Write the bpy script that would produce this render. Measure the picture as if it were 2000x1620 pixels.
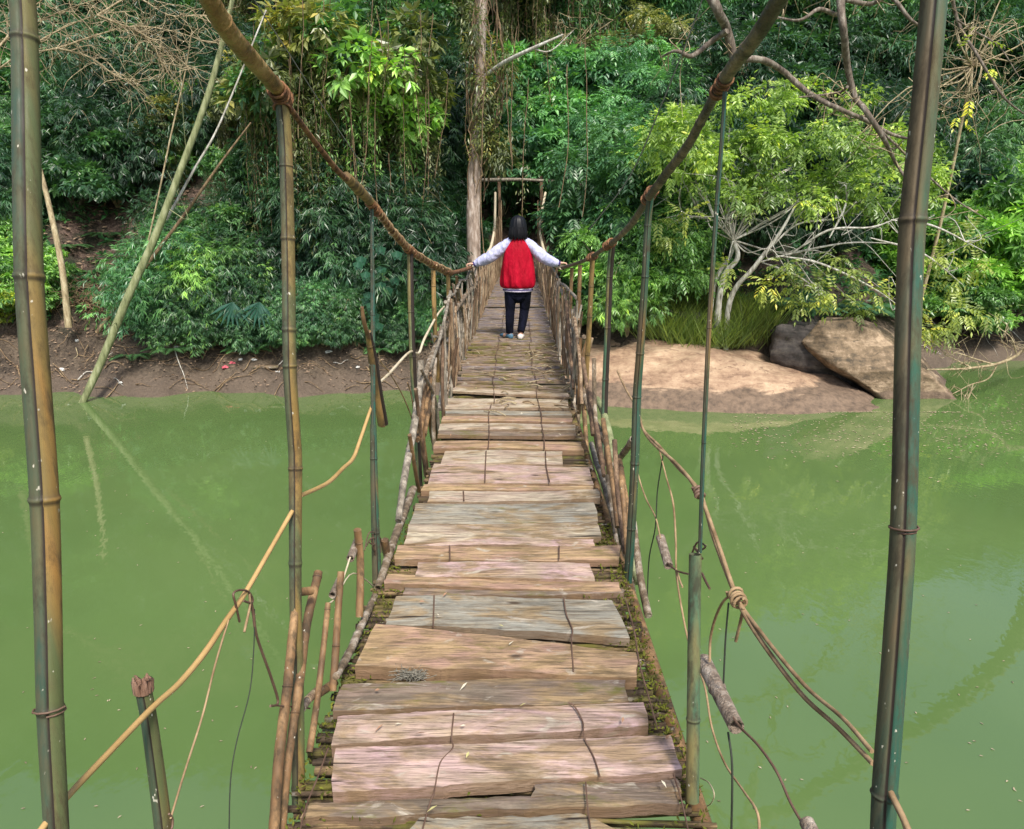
import bpy, bmesh, math, random
import numpy as np
from mathutils import Vector, Matrix, noise as mnoise
for o in list(bpy.data.objects): bpy.data.objects.remove(o)
sc = bpy.context.scene
R = math.radians
random.seed(7); rng = np.random.default_rng(11)

# ------------------------------------------------------------ camera, sky, sun, exposure
EYE = Vector((0, 0, 3.7)); F = 1400.0; PITCH = R(15.2)
cam_d = bpy.data.cameras.new('camera'); cam = bpy.data.objects.new('camera', cam_d)
sc.collection.objects.link(cam); sc.camera = cam
cam.location = EYE; cam.rotation_euler = (R(90) - PITCH, 0, 0)
cam_d.sensor_fit = 'HORIZONTAL'; cam_d.sensor_width = 36; cam_d.lens = 36 * F / 2000
cam_d.clip_start = 0.05; cam_d.clip_end = 1500
SUN_EL, SUN_AZ = R(54), R(163)          # azimuth clockwise from +y (view direction): right and behind
w = bpy.data.worlds.new('World'); sc.world = w; w.use_nodes = True
nt = w.node_tree; bg = nt.nodes['Background']
sky = nt.nodes.new('ShaderNodeTexSky'); sky.sky_type = 'NISHITA'; sky.sun_disc = False
sky.sun_elevation = SUN_EL; sky.sun_rotation = SUN_AZ; sky.air_density = 1.2; sky.dust_density = 3.0
nt.links.new(sky.outputs[0], bg.inputs[0]); bg.inputs[1].default_value = 0.145
sd = bpy.data.lights.new('sun', 'SUN'); sd.energy = 3.6; sd.angle = R(10); sd.color = (1, .95, .86)
so = bpy.data.objects.new('sun', sd); sc.collection.objects.link(so)
sdir = Vector((math.sin(SUN_AZ) * math.cos(SUN_EL), math.cos(SUN_AZ) * math.cos(SUN_EL), math.sin(SUN_EL)))
so.rotation_euler = sdir.to_track_quat('Z', 'Y').to_euler(); so.location = (5, -5, 30)
vs = sc.view_settings; vs.view_transform = 'Standard'; vs.look = 'None'; vs.gamma = 1; vs.exposure = 0.5

# ------------------------------------------------------------ picture <-> place
CP, SP = math.cos(PITCH), math.sin(PITCH)
def ray(px, py):
    v = (810 - py) / F
    return Vector(((px - 1000) / F, CP + v * SP, -SP + v * CP))
def PY(px, py, y):
    d = ray(px, py); return EYE + d * (y / d.y)
def PZ(px, py, z):
    d = ray(px, py); return EYE + d * ((z - EYE.z) / d.z)
def PL(px, py, lat=.6):
    d = ray(px, py); return EYE + d * (lat / max(abs(d.x), 1e-4))

# ------------------------------------------------------------ objects
COL = sc.collection
def tag(o, label=None, cat=None, group=None, kind=None):
    if label: o['label'] = label
    if cat: o['category'] = cat
    if group: o['group'] = group
    if kind: o['kind'] = kind
    return o
def empty(name, loc=(0, 0, 0), rz=0, s=1):
    o = bpy.data.objects.new(name, None); COL.objects.link(o); o.location = loc
    o.rotation_euler = (0, 0, rz); o.scale = (s, s, s); o.empty_display_size = .2; return o
def copy_tree(o, parent=None):
    c = o.copy(); COL.objects.link(c); c.parent = parent
    for ch in list(o.children): copy_tree(ch, c)
    return c
def nrm(a):
    return a / np.maximum(np.linalg.norm(a, axis=-1, keepdims=True), 1e-9)
def catmull(pts, k=6):
    p = [np.array(q, float) for q in pts]
    if len(p) < 3: return p
    p = [2 * p[0] - p[1]] + p + [2 * p[-1] - p[-2]]; out = []
    for i in range(1, len(p) - 2):
        a, b, c, d = p[i - 1:i + 3]
        for j in range(k):
            t = j / k
            out.append(.5 * ((2 * b) + (c - a) * t + (2 * a - 5 * b + 4 * c - d) * t * t + (3 * b - a - 3 * c + d) * t ** 3))
    out.append(p[-2]); return out
def interp(vals, n):
    return np.interp(np.linspace(0, 1, n), np.linspace(0, 1, len(vals)), vals)

class MB:
    def __init__(s): s.v = []; s.f = []; s.a = []; s.n = 0
    def add(s, v, f, a=None):
        v = np.asarray(v, float).reshape(-1, 3)
        s.v.append(v)
        f = np.asarray(f, int)
        s.f.append(f + s.n); s.n += len(v)
        s.a.append(np.zeros(len(v)) if a is None else np.broadcast_to(np.asarray(a, float), (len(v),)))
    def tube(s, pts, rad, n=8, smooth=0, shade=None, groove=None, hollow=(0, 0), gd=.7, wob=0):
        if smooth: pts = catmull(pts, smooth)
        P = np.array([list(p) for p in pts], float); m = len(P)
        rad = np.full(m, rad) if np.isscalar(rad) else (np.asarray(rad, float) if len(rad) == m else interp(rad, m))
        T = nrm(np.gradient(P, axis=0))
        ref = np.array([0, 0, 1.]) if abs(T[0][2]) < .9 else np.array([0, -1., 0])
        if groove is not None: ref = np.array(groove, float)
        U = []
        u = ref - T[0] * np.dot(ref, T[0]); u = u / np.linalg.norm(u)
        for i in range(m):
            u = u - T[i] * np.dot(u, T[i]); u = u / np.linalg.norm(u); U.append(u)
        U = np.array(U); V = np.cross(T, U)
        ang = np.arange(n) * 2 * np.pi / n
        mult = np.ones(n)
        if groove is not None:
            d = np.minimum(ang, 2 * np.pi - ang); mult = 1 - (1 - gd) * np.exp(-(d / .11) ** 2)
        rr = rad[:, None] * mult[None]
        if wob: rr = rr * (1 + wob * (rng.random((m, n)) - .5))
        ring = P[:, None] + rr[..., None] * (np.cos(ang)[None, :, None] * U[:, None] + np.sin(ang)[None, :, None] * V[:, None])
        vv = ring.reshape(-1, 3); sh = np.zeros(m) if shade is None else np.asarray(shade, float)
        sh = np.repeat(sh, n)
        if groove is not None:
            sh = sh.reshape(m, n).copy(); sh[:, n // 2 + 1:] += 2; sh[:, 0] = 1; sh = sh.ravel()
        i, j = np.meshgrid(np.arange(m - 1), np.arange(n), indexing='ij'); j2 = (j + 1) % n
        q = np.stack([i * n + j, i * n + j2, (i + 1) * n + j2, (i + 1) * n + j], -1).reshape(-1, 4)
        s.add(vv, q, sh)
        for e, idx, sg in ((0, 0, 1), (1, m - 1, -1)):
            c = P[idx]; rg = ring[idx]
            if hollow[e]:
                r2 = c + (rg - c) * .74; dep = T[idx] * sg * hollow[e] * rad[idx] * 3
                vs_ = np.vstack([rg, r2, r2 + dep, (c + dep)[None]])
                fs = []
                for k in range(n):
                    k2 = (k + 1) % n
                    fs += [[k, k2, n + k2, n + k], [n + k, n + k2, 2 * n + k2, 2 * n + k], [2 * n + k, 2 * n + k2, 3 * n, 3 * n]]
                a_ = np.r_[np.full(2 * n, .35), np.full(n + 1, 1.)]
                if sg < 0: fs = [f_[::-1] for f_ in fs]
                s.add(vs_, fs, a_)
            else:
                vs_ = np.vstack([rg, c[None]]); fs = [[k, (k + 1) % n, n, n] if sg < 0 else [(k + 1) % n, k, n, n] for k in range(n)]
                s.add(vs_, fs, np.full(n + 1, .3 if shade is not None else 0))
    def box(s, c, d, rz=0, rx=0, ry=0):
        x, y, z = d; v = np.array([[a, b, e] for a in (-x, x) for b in (-y, y) for e in (-z, z)]) / 2
        M = np.array(Matrix.Rotation(rz, 3, 'Z') @ Matrix.Rotation(ry, 3, 'Y') @ Matrix.Rotation(rx, 3, 'X'))
        s.add(v @ M.T + np.array(c), [[0, 1, 3, 2], [4, 6, 7, 5], [0, 4, 5, 1], [2, 3, 7, 6], [0, 2, 6, 4], [1, 5, 7, 3]])
    def loft(s, rings, n=20, a=0):
        # ring = centre, half axis u, half axis v
        ang = np.arange(n) * 2 * np.pi / n; V = []
        for c, u, v in rings:
            c, u, v = map(lambda q: np.array(q, float), (c, u, v))
            V.append(c + np.cos(ang)[:, None] * u + np.sin(ang)[:, None] * v)
        m = len(V); cs = [np.array(rings[0][0], float), np.array(rings[-1][0], float)]
        vv = np.vstack(V + [np.array(cs)])
        fs = [[i * n + j, i * n + (j + 1) % n, (i + 1) * n + (j + 1) % n, (i + 1) * n + j] for i in range(m - 1) for j in range(n)]
        fs += [[(j + 1) % n, j, m * n, m * n] for j in range(n)] + [[(m - 1) * n + j, (m - 1) * n + (j + 1) % n, m * n + 1, m * n + 1] for j in range(n)]
        s.add(vv, fs, a)
    def build(s, name, mat, parent=None, smooth=True, org=None, color=None):
        me = bpy.data.meshes.new(name)
        if not s.v: s.add([[0, 0, 0], [0, 0, .001], [0, .001, 0]], [[0, 1, 2]])
        V = np.vstack(s.v)
        if org is not None: V = V - np.array(org)
        tri = []; lt = []
        for f in s.f:
            if f.shape[1] == 3: tri.append(f.ravel()); lt.append(np.full(len(f), 3))
            else:
                dg = f[:, 2] == f[:, 3]
                if dg.any():
                    t = f[dg][:, :3]; tri.append(t.ravel()); lt.append(np.full(len(t), 3))
                g = f[~dg]
                if len(g): tri.append(g.ravel()); lt.append(np.full(len(g), 4))
        L = np.concatenate(tri); lt = np.concatenate(lt)
        me.vertices.add(len(V)); me.vertices.foreach_set('co', V.astype(np.float32).ravel())
        me.loops.add(len(L)); me.loops.foreach_set('vertex_index', L.astype(np.int32))
        me.polygons.add(len(lt)); st = np.r_[0, np.cumsum(lt)[:-1]]
        me.polygons.foreach_set('loop_start', st.astype(np.int32))
        me.polygons.foreach_set('loop_total', lt.astype(np.int32))
        me.update(calc_edges=True)
        at = me.attributes.new('shade', 'FLOAT', 'POINT'); at.data.foreach_set('value', np.concatenate(s.a).astype(np.float32))
        me.polygons.foreach_set('use_smooth', np.full(len(lt), smooth))
        me.validate()
        me.materials.append(mat)
        o = bpy.data.objects.new(name, me); COL.objects.link(o); o.parent = parent
        if org is not None and parent is None: o.location = org
        if color: o.color = (*color, 1)
        return o

def merge(a, b):
    for f in b.f: a.f.append(f + a.n)
    a.v += b.v; a.a += b.a; a.n += b.n
# ------------------------------------------------------------ materials
def mat(name):
    m = bpy.data.materials.new(name); m.use_nodes = True
    return m, m.node_tree, m.node_tree.nodes['Principled BSDF']
def nd(t, k, **kw):
    n = t.nodes.new(k)
    for a, b in kw.items():
        if a[0] == 'i' and a[1:].isdigit(): n.inputs[int(a[1:])].default_value = b
        else: setattr(n, a, b)
    return n
def ramp(t, src, stops):
    r = t.nodes.new('ShaderNodeValToRGB'); e = r.color_ramp.elements
    while len(e) < len(stops): e.new(.5)
    for q, (p, c) in zip(e, stops): q.position = p; q.color = (*c, 1) if len(c) == 3 else c
    t.links.new(src, r.inputs[0]); return r.outputs[0]
def coords(t, scale, rand=True, obj='Object'):
    tc = t.nodes.new('ShaderNodeTexCoord'); mp = nd(t, 'ShaderNodeMapping'); mp.inputs['Scale'].default_value = scale
    t.links.new(tc.outputs[obj], mp.inputs[0])
    if rand:
        oi = t.nodes.new('ShaderNodeObjectInfo'); mu = nd(t, 'ShaderNodeMath', operation='MULTIPLY'); mu.inputs[1].default_value = 37
        t.links.new(oi.outputs['Random'], mu.inputs[0]); t.links.new(mu.outputs[0], mp.inputs['Location'])
    return mp.outputs[0]
def noise(t, vec, scale, detail=4, rough=.55, dist=0):
    n = nd(t, 'ShaderNodeTexNoise'); n.inputs['Scale'].default_value = scale; n.inputs['Detail'].default_value = detail
    n.inputs['Roughness'].default_value = rough; n.inputs['Distortion'].default_value = dist
    if vec is not None: t.links.new(vec, n.inputs['Vector'])
    return n.outputs['Fac']
def mix(t, fac, a, b, mode='MIX'):
    m = t.nodes.new('ShaderNodeMix'); m.data_type = 'RGBA'; m.blend_type = mode
    for k, x in ((0, fac), (6, a), (7, b)):
        if isinstance(x, (int, float)): m.inputs[k].default_value = x
        elif isinstance(x, tuple): m.inputs[k].default_value = (*x, 1)
        else: t.links.new(x, m.inputs[k])
    return m.outputs[2]
def bump(t, p, h, strength=.4, dist=.01):
    b = nd(t, 'ShaderNodeBump'); b.inputs['Strength'].default_value = strength; b.inputs['Distance'].default_value = dist
    t.links.new(h, b.inputs['Height']); t.links.new(b.outputs[0], p.inputs['Normal'])
def attr(t, name='shade'):
    a = nd(t, 'ShaderNodeAttribute', attribute_name=name); return a.outputs['Fac']

def leaf_mat(name, gloss=.75, trans=.3):
    m, t, p = mat(name)
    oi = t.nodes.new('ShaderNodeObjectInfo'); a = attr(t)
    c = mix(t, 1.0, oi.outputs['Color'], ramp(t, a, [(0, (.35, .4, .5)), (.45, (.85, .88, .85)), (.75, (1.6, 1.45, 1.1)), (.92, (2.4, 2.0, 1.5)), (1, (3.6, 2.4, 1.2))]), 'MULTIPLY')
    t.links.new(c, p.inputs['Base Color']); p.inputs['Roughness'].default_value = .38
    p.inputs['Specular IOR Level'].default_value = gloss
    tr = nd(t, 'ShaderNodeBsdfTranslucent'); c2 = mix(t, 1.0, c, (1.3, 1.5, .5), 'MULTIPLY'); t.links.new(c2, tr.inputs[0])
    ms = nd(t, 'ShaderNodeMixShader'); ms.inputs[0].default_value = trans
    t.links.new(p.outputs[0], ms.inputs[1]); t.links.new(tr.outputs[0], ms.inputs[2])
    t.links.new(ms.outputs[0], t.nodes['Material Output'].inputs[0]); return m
M_LEAF = leaf_mat('leaf')

def bark_mat(name, c1, c2, c3, sc_=(8, 8, 2), rough=.8):
    m, t, p = mat(name); v = coords(t, sc_)
    n1 = noise(t, v, 2.0, 6, .65); n2 = noise(t, v, 9, 3)
    c = ramp(t, n1, [(.3, c1), (.5, c2), (.68, c3)])
    t.links.new(c, p.inputs['Base Color']); p.inputs['Roughness'].default_value = rough
    bump(t, p, n2, .6, .02); return m
M_BARK = bark_mat('bark', (.05, .035, .025), (.13, .1, .075), (.3, .27, .22))
M_PALE = bark_mat('pale_bark', (.16, .14, .11), (.42, .4, .35), (.68, .66, .62))
M_TWIG = bark_mat('dry_twig', (.14, .1, .055), (.33, .26, .15), (.5, .43, .28))
M_VINE = bark_mat('liana', (.06, .04, .025), (.17, .11, .06), (.33, .24, .13))
M_MOSSLOG = bark_mat('mossy_culm', (.07, .08, .03), (.2, .22, .1), (.33, .34, .2), (5, 5, 1))
M_RAIL = bark_mat('weathered_rail', (.035, .024, .015), (.16, .115, .07), (.42, .36, .29), (9, 9, 5))
M_DRAIL = bark_mat('dark_rail', (.02, .016, .01), (.075, .06, .035), (.24, .18, .11), (7, 7, 7), .6)
M_SLEEVE = bark_mat('sleeve_bamboo', (.05, .025, .008), (.2, .11, .03), (.4, .26, .1), (6, 6, 4), .45)
M_GREYWOOD = bark_mat('grey_wood', (.06, .05, .038), (.2, .17, .13), (.4, .35, .28), (12, 12, 3))
M_STICKD = bark_mat('dark_stick', (.03, .018, .01), (.12, .07, .04), (.26, .17, .1), (12, 12, 2))
M_STICK = bark_mat('railing_stick', (.05, .028, .015), (.22, .14, .08), (.44, .34, .22), (12, 12, 2))

def bamboo_mat(name, left, mid, warm, k=(14, 14, 1.3), right=None):
    m, t, p = mat(name); v = coords(t, k)
    n1 = noise(t, v, .9, 3, .5); n2 = noise(t, coords(t, (60, 60, 4)), 2, 4, .6)
    c = ramp(t, n1, [(.33, left), (.5, mid), (.64, warm)])
    c = mix(t, ramp(t, n2, [(.35, (0, 0, 0)), (.75, (.6, .6, .6))]), c, (.11, .075, .035))
    nd_ = noise(t, coords(t, (9, 9, 3)), 2.2, 6, .75); dirt = ramp(t, nd_, [(.5, (0, 0, 0)), (.63, (.75, .75, .75))]); c = mix(t, dirt, c, (.035, .026, .014))
    sp = ramp(t, noise(t, coords(t, (1, 1, .6)), 95, 2, .5), [(.71, (0, 0, 0)), (.75, (1, 1, 1))])
    c = mix(t, sp, c, (.5, .47, .38))
    sh = attr(t)
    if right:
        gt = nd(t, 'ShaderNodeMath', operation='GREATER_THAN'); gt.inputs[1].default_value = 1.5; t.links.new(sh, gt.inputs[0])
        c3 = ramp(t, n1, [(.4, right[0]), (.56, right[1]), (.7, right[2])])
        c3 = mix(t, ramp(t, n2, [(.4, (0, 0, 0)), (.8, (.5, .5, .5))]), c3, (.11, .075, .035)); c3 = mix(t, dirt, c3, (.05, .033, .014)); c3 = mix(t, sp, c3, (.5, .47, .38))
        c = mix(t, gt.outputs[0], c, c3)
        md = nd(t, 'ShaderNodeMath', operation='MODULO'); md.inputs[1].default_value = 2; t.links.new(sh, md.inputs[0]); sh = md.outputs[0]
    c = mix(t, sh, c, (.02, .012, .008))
    t.links.new(c, p.inputs['Base Color']); t.links.new(ramp(t, nd_, [(.3, (.45, .45, .45)), (.6, (.85, .85, .85))]), p.inputs['Roughness'])
    bump(t, p, mix(t, .5, n2, nd_), .35, .005); return m
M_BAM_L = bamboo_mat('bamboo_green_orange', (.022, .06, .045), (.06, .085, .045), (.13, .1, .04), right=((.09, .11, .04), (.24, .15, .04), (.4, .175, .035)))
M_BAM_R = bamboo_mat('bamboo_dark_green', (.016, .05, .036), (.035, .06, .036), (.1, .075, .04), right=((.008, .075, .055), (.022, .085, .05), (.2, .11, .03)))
M_BAM_G = bamboo_mat('bamboo_green', (.03, .13, .085), (.07, .15, .08), (.2, .17, .06))
M_BAM_Y = bamboo_mat('bamboo_yellow_brown', (.11, .065, .02), (.25, .16, .05), (.4, .24, .08))
M_BAM_B = bamboo_mat('bamboo_brown', (.07, .035, .016), (.19, .1, .04), (.34, .2, .09))

def plain(name, c, rough=.7, spec=.5, nscale=0, c2=None, b=0):
    m, t, p = mat(name); p.inputs['Roughness'].default_value = rough; p.inputs['Specular IOR Level'].default_value = spec
    if nscale:
        n = noise(t, coords(t, (1, 1, 1)), nscale, 4, .6)
        t.links.new(ramp(t, n, [(.35, c), (.65, c2 or c)]), p.inputs['Base Color'])
        if b: bump(t, p, n, b, .01)
    else: p.inputs['Base Color'].default_value = (*c, 1)
    return m
M_CANE = plain('cane', (.36, .22, .08), .45, .5, 6, (.52, .34, .14))
M_ROPE = plain('twisted_rope', (.16, .1, .05), .8, .3, 14, (.36, .25, .14), .5)
M_WRAP = plain('wrapped_fibre', (.045, .018, .01), .85, .3, 34, (.26, .13, .06), .9)
M_WIRE = plain('rusty_wire', (.07, .035, .022), .6, .5, 12, (.15, .09, .06))
M_GREYTUBE = bark_mat('grey_bamboo', (.06, .045, .035), (.2, .15, .11), (.4, .34, .28), (14, 14, 14), .75)
M_CORD = plain('pale_cord', (.42, .34, .22), .7, .3, 9, (.6, .52, .38))
M_DARKCORD = plain('dark_cord', (.03, .035, .025), .7, .3)

def plank_mat(name, base, tint, moss=.35, dark=(.1, .07, .045), seed=0):
    m, t, p = mat(name); base = tuple(x * 1.1 for x in base); tint = tuple(x * 1.05 for x in tint)
    v = coords(t, (1.8, 14, 14)); n1 = noise(t, v, 3.0, 9, .75, .5)
    vb = coords(t, (2.2, 5, 5)); n2 = noise(t, vb, 1.7, 4, .55, .8)
    vf = coords(t, (4, 70, 70)); n3 = noise(t, vf, 2.0, 5, .7)
    b2 = tuple(x * .6 for x in base)
    c = ramp(t, n1, [(.33, b2), (.47, tuple(x * .85 for x in base)), (.62, tuple(min(.8, x * 1.25) for x in base))])
    c = mix(t, ramp(t, n2, [(.38, (0, 0, 0)), (.62, (.85, .85, .85))]), c, mix(t, ramp(t, n1, [(.35, (0, 0, 0)), (.6, (1, 1, 1))]), tuple(x * .5 for x in tint), tuple(x * 1.15 for x in tint)))
    ng = noise(t, coords(t, (1.6, 3.5, 3)), 1.9, 5, .6, 1.2); c = mix(t, ramp(t, ng, [(.48, (0, 0, 0)), (.6, (.8, .8, .8))]), c, mix(t, ramp(t, n1, [(.38, (0, 0, 0)), (.58, (1, 1, 1))]), (.11, .075, .035), (.34, .235, .12)))
    nh = noise(t, coords(t, (2.6, 6, 4)), 2.7, 4, .6, .8); c = mix(t, ramp(t, nh, [(.6, (0, 0, 0)), (.68, (.75, .75, .75))]), c, (.46, .41, .33))
    c = mix(t, ramp(t, n3, [(.36, (.85, .85, .85)), (.5, (0, 0, 0))]), c, dark)
    nc = noise(t, coords(t, (.7, 34, 34)), 1.5, 3, .5, .8); c = mix(t, ramp(t, nc, [(.30, (1, 1, 1)), (.335, (0, 0, 0))]), c, (.03, .02, .014))
    nst = noise(t, coords(t, (2, 2.5, 2)), 3.3, 5, .7); c = mix(t, ramp(t, nst, [(.54, (0, 0, 0)), (.7, (.55, .55, .55))]), c, tuple(x * .42 for x in base))
    kn = nd(t, 'ShaderNodeTexVoronoi'); kn.inputs['Scale'].default_value = 2.6; t.links.new(coords(t, (1.3, 3, 1)), kn.inputs['Vector'])
    c = mix(t, ramp(t, kn.outputs['Distance'], [(.05, (.9, .9, .9)), (.13, (0, 0, 0))]), c, (.05, .03, .018))
    nm = noise(t, coords(t, (1.5, 4, 4)), 2.6, 6, .7)
    c = mix(t, ramp(t, nm, [(.68 - moss * .3, (0, 0, 0)), (.8 - moss * .3, (.85, .85, .85))]), c, (.12, .115, .02))
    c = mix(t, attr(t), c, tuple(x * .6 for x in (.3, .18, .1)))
    t.links.new(c, p.inputs['Base Color']); p.inputs['Roughness'].default_value = .82; p.inputs['Specular IOR Level'].default_value = .25
    hh = mix(t, .55, n1, n3); bump(t, p, hh, .9, .007); return m
PL_PINK = plank_mat('plank_pinkish', (.37, .28, .2), (.52, .35, .35), .1)
PL_TAN = plank_mat('plank_tan', (.36, .25, .135), (.36, .22, .17), .3)
PL_GREY = plank_mat('plank_grey', (.25, .24, .2), (.3, .26, .19), .25)
PL_BROWN = plank_mat('plank_brown', (.17, .135, .1), (.23, .165, .13), .5)
PL_PALE = plank_mat('plank_pale', (.42, .36, .26), (.38, .28, .22), .2)
PL_SLAT = plank_mat('slat_weathered', (.19, .155, .145), (.17, .145, .165), .3)
PL_MOSS = plank_mat('slat_mossy', (.21, .16, .12), (.26, .18, .15), .62, (.05, .035, .02))

PL_BED = plank_mat('gap_shaded_sticks', (.075, .05, .03), (.06, .045, .03), .55, (.015, .01, .006))  # shade in the plank gaps put into this darkened, mossy stick colour
def ground_mat():
    m, t, p = mat('forest_ground'); v = coords(t, (1, 1, 1), False)
    n1 = noise(t, v, 1.3, 8, .7); n2 = noise(t, v, 14, 6, .7); geo = t.nodes.new('ShaderNodeNewGeometry')
    sp = nd(t, 'ShaderNodeSeparateXYZ'); t.links.new(geo.outputs['Position'], sp.inputs[0])
    litter = ramp(t, n2, [(.3, (.02, .012, .008)), (.5, (.09, .055, .042)), (.66, (.25, .17, .13))])
    dark = ramp(t, n2, [(.35, (.008, .012, .006)), (.6, (.03, .035, .015))])
    mud = ramp(t, mix(t, .5, n1, n2), [(.38, (.018, .012, .007)), (.5, (.075, .054, .036)), (.63, (.16, .12, .083))])
    up = mix(t, ramp(t, n1, [(.42, (0, 0, 0)), (.56, (1, 1, 1))]), dark, litter)
    h = nd(t, 'ShaderNodeMapRange'); h.inputs[1].default_value = .95; h.inputs[2].default_value = 1.35; t.links.new(sp.outputs[2], h.inputs[0])
    c = mix(t, h.outputs[0], mud, up)
    wet = nd(t, 'ShaderNodeMapRange'); wet.inputs[1].default_value = .28; wet.inputs[2].default_value = .42; t.links.new(sp.outputs[2], wet.inputs[0])
    c = mix(t, wet.outputs[0], mix(t, .5, c, (.15, .11, .08)), c)
    t.links.new(c, p.inputs['Base Color']); p.inputs['Roughness'].default_value = .8
    bump(t, p, mix(t, .5, n1, n2), 1.0, .12); return m
M_GROUND = ground_mat()
def water_mat():
    m, t, p = mat('green_water'); v = coords(t, (1, 1, 1), False)
    n0 = noise(t, v, .35, 3, .5)
    t.links.new(ramp(t, n0, [(.3, (.082, .138, .043)), (.7, (.105, .165, .053))]), p.inputs['Base Color'])
    p.inputs['Roughness'].default_value = .02; p.inputs['IOR'].default_value = 1.57
    n1 = noise(t, coords(t, (1, .55, 1), False), 2.4, 3, .5, .6); n2 = noise(t, coords(t, (1, .7, 1), False), 9, 2, .5, .3)
    bump(t, p, mix(t, .3, n1, n2), .07, .05); return m
def rock_mat(name, c1, c2, c3, wet=None):
    m, t, p = mat(name); v = coords(t, (1, 1, 1), False)
    n1 = noise(t, coords(t, (.5, .9, 2.6), False), 1.6, 8, .65, .5); n2 = noise(t, v, 7, 8, .7)
    c = ramp(t, mix(t, .4, n1, n2), [(.38, c1), (.5, c2), (.62, c3)])
    ns = noise(t, coords(t, (1.2, .5, 5), False), 2.6, 4, .6, 1.5); c = mix(t, ramp(t, ns, [(.34, (.75, .75, .75)), (.4, (0, 0, 0))]), c, c1)
    if wet:
        geo = t.nodes.new('ShaderNodeNewGeometry'); sp = nd(t, 'ShaderNodeSeparateXYZ'); t.links.new(geo.outputs['Position'], sp.inputs[0])
        ad = nd(t, 'ShaderNodeMath', operation='MULTIPLY_ADD'); t.links.new(n1, ad.inputs[0]); ad.inputs[1].default_value = .5; t.links.new(sp.outputs[2], ad.inputs[2])
        h = nd(t, 'ShaderNodeMapRange'); h.inputs[1].default_value = wet; h.inputs[2].default_value = wet + .05; t.links.new(ad.outputs[0], h.inputs[0])
        cr = ramp(t, n2, [(.35, (.08, .055, .038)), (.6, (.19, .13, .088))])
        c = mix(t, h.outputs[0], cr, c)
    t.links.new(c, p.inputs['Base Color']); p.inputs['Roughness'].default_value = .8
    bump(t, p, mix(t, .5, n1, n2), .8, .07); return m
M_SLAB = rock_mat('sandy_slab', (.17, .1, .065), (.32, .21, .135), (.48, .345, .23), .58)
M_BOULDER = rock_mat('boulder', (.05, .038, .024), (.18, .125, .075), (.42, .31, .21), .42)
M_DARKROCK = rock_mat('dark_rock', (.02, .018, .016), (.06, .05, .045), (.13, .11, .09))
M_RUIN = rock_mat('grey_rock', (.07, .065, .055), (.16, .15, .125), (.28, .26, .22))

# ------------------------------------------------------------ the ground and the water
EX = [-60, -20, -11, -3, 1.5, 5, 7, 9, 14, 22, 60]; EYL = [13.5, 14.8, 15.2, 15.4, 15.3, 15.2, 15.6, 17.4, 19.5, 23, 34]
def fnoise(x, y):
    return (np.sin(x * .9 + 1.3) * np.cos(y * .7) + .5 * np.sin(x * 2.1 + y * 1.7) + .3 * np.sin(x * 4.7 - y * 3.9 + 2) + .2 * np.sin(x * 9.1 + y * 7.3)) / 2
def hgt(x, y):
    x = np.asarray(x, float); y = np.asarray(y, float)
    e = np.interp(x, EX, EYL) + .25 * np.sin(x * 1.7) + .12 * np.sin(x * 4.3)
    d = y - e
    z = np.where(d < 0, np.maximum(d * .55, -1.4), 0)
    s = np.clip(d / 1.9, 0, 1); z = z + np.where(d > 0, 1.05 * s ** .8, 0)
    z = z + np.where(d > 1.9, np.minimum(d - 1.9, .4) * 1.1, 0)
    k = np.interp(x, [-20, 6, 14, 40], [.78, .74, .42, .3])
    z = z + np.where(d > 2.3, (d - 2.3) * k, 0)
    z = np.minimum(z, 40 + 0 * z)
    amp = np.clip(d, 0, 4) * .1
    er = np.clip(d, 0, .5) * np.clip(3 - d, 0, 1); z = z + er * (.16 * np.sin(x * 3.1 + 2 * np.sin(y * 2.3)) * np.sin(x * 1.3) + .09 * np.sin(x * 7.7 + y * 6)) + .25 * np.clip((d - 1.15) * 5, 0, 1) * np.clip(3 - d, 0, 1) * (.6 + .4 * np.sin(x * 2.2))
    z = z + fnoise(x, y) * amp + np.where((d > 0) & (d < 3), .05 * np.sin(x * 11 + y * 5) * np.sin(y * 9), 0)
    cor = np.clip((np.abs(x - .1) - 1.4) / 2.2, 0, 1); zc = np.minimum(z, 1.75 + np.maximum(0, y - 20.8) * 1.1); z = z * cor + zc * (1 - cor)
    nb = np.clip((-3.2 - y) * .8, 0, 2.05 + .05 * np.sin(x)) # near bank behind the camera
    return np.where(y < -1, -1.4 + np.where(y < -3.2 + 0, 0, 0) + np.clip((-1.2 - y) * 1.1, 0, 3.5), z)
def ground_hit(px, py):
    d = ray(px, py); t = 12.0
    while t < 120:
        p = EYE + d * t
        if p.z <= float(hgt(p.x, p.y)): return p
        t += .15
    return None
xs = np.r_[np.linspace(-150, -30, 16)[:-1], np.linspace(-30, 34, 330), np.linspace(34, 150, 16)[1:]]
ys = np.r_[np.linspace(-120, -8, 14)[:-1], np.linspace(-8, 12, 24)[:-1], np.linspace(12, 24, 130)[:-1], np.linspace(24, 60, 90)[:-1], np.linspace(60, 160, 20)]
X, Y = np.meshgrid(xs, ys, indexing='ij'); Z = hgt(X, Y)
b = MB(); ny = len(ys); i, j = np.meshgrid(np.arange(len(xs) - 1), np.arange(ny - 1), indexing='ij')
b.add(np.stack([X, Y, Z], -1).reshape(-1, 3), np.stack([i * ny + j, (i + 1) * ny + j, (i + 1) * ny + j + 1, i * ny + j + 1], -1).reshape(-1, 4))
tag(b.build('ground', M_GROUND), kind='structure')
b = MB(); b.add([[-200, -150, 0], [200, -150, 0], [200, 200, 0], [-200, 200, 0]], [[0, 1, 2, 3]])
tag(b.build('water', water_mat()), kind='structure')

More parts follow.
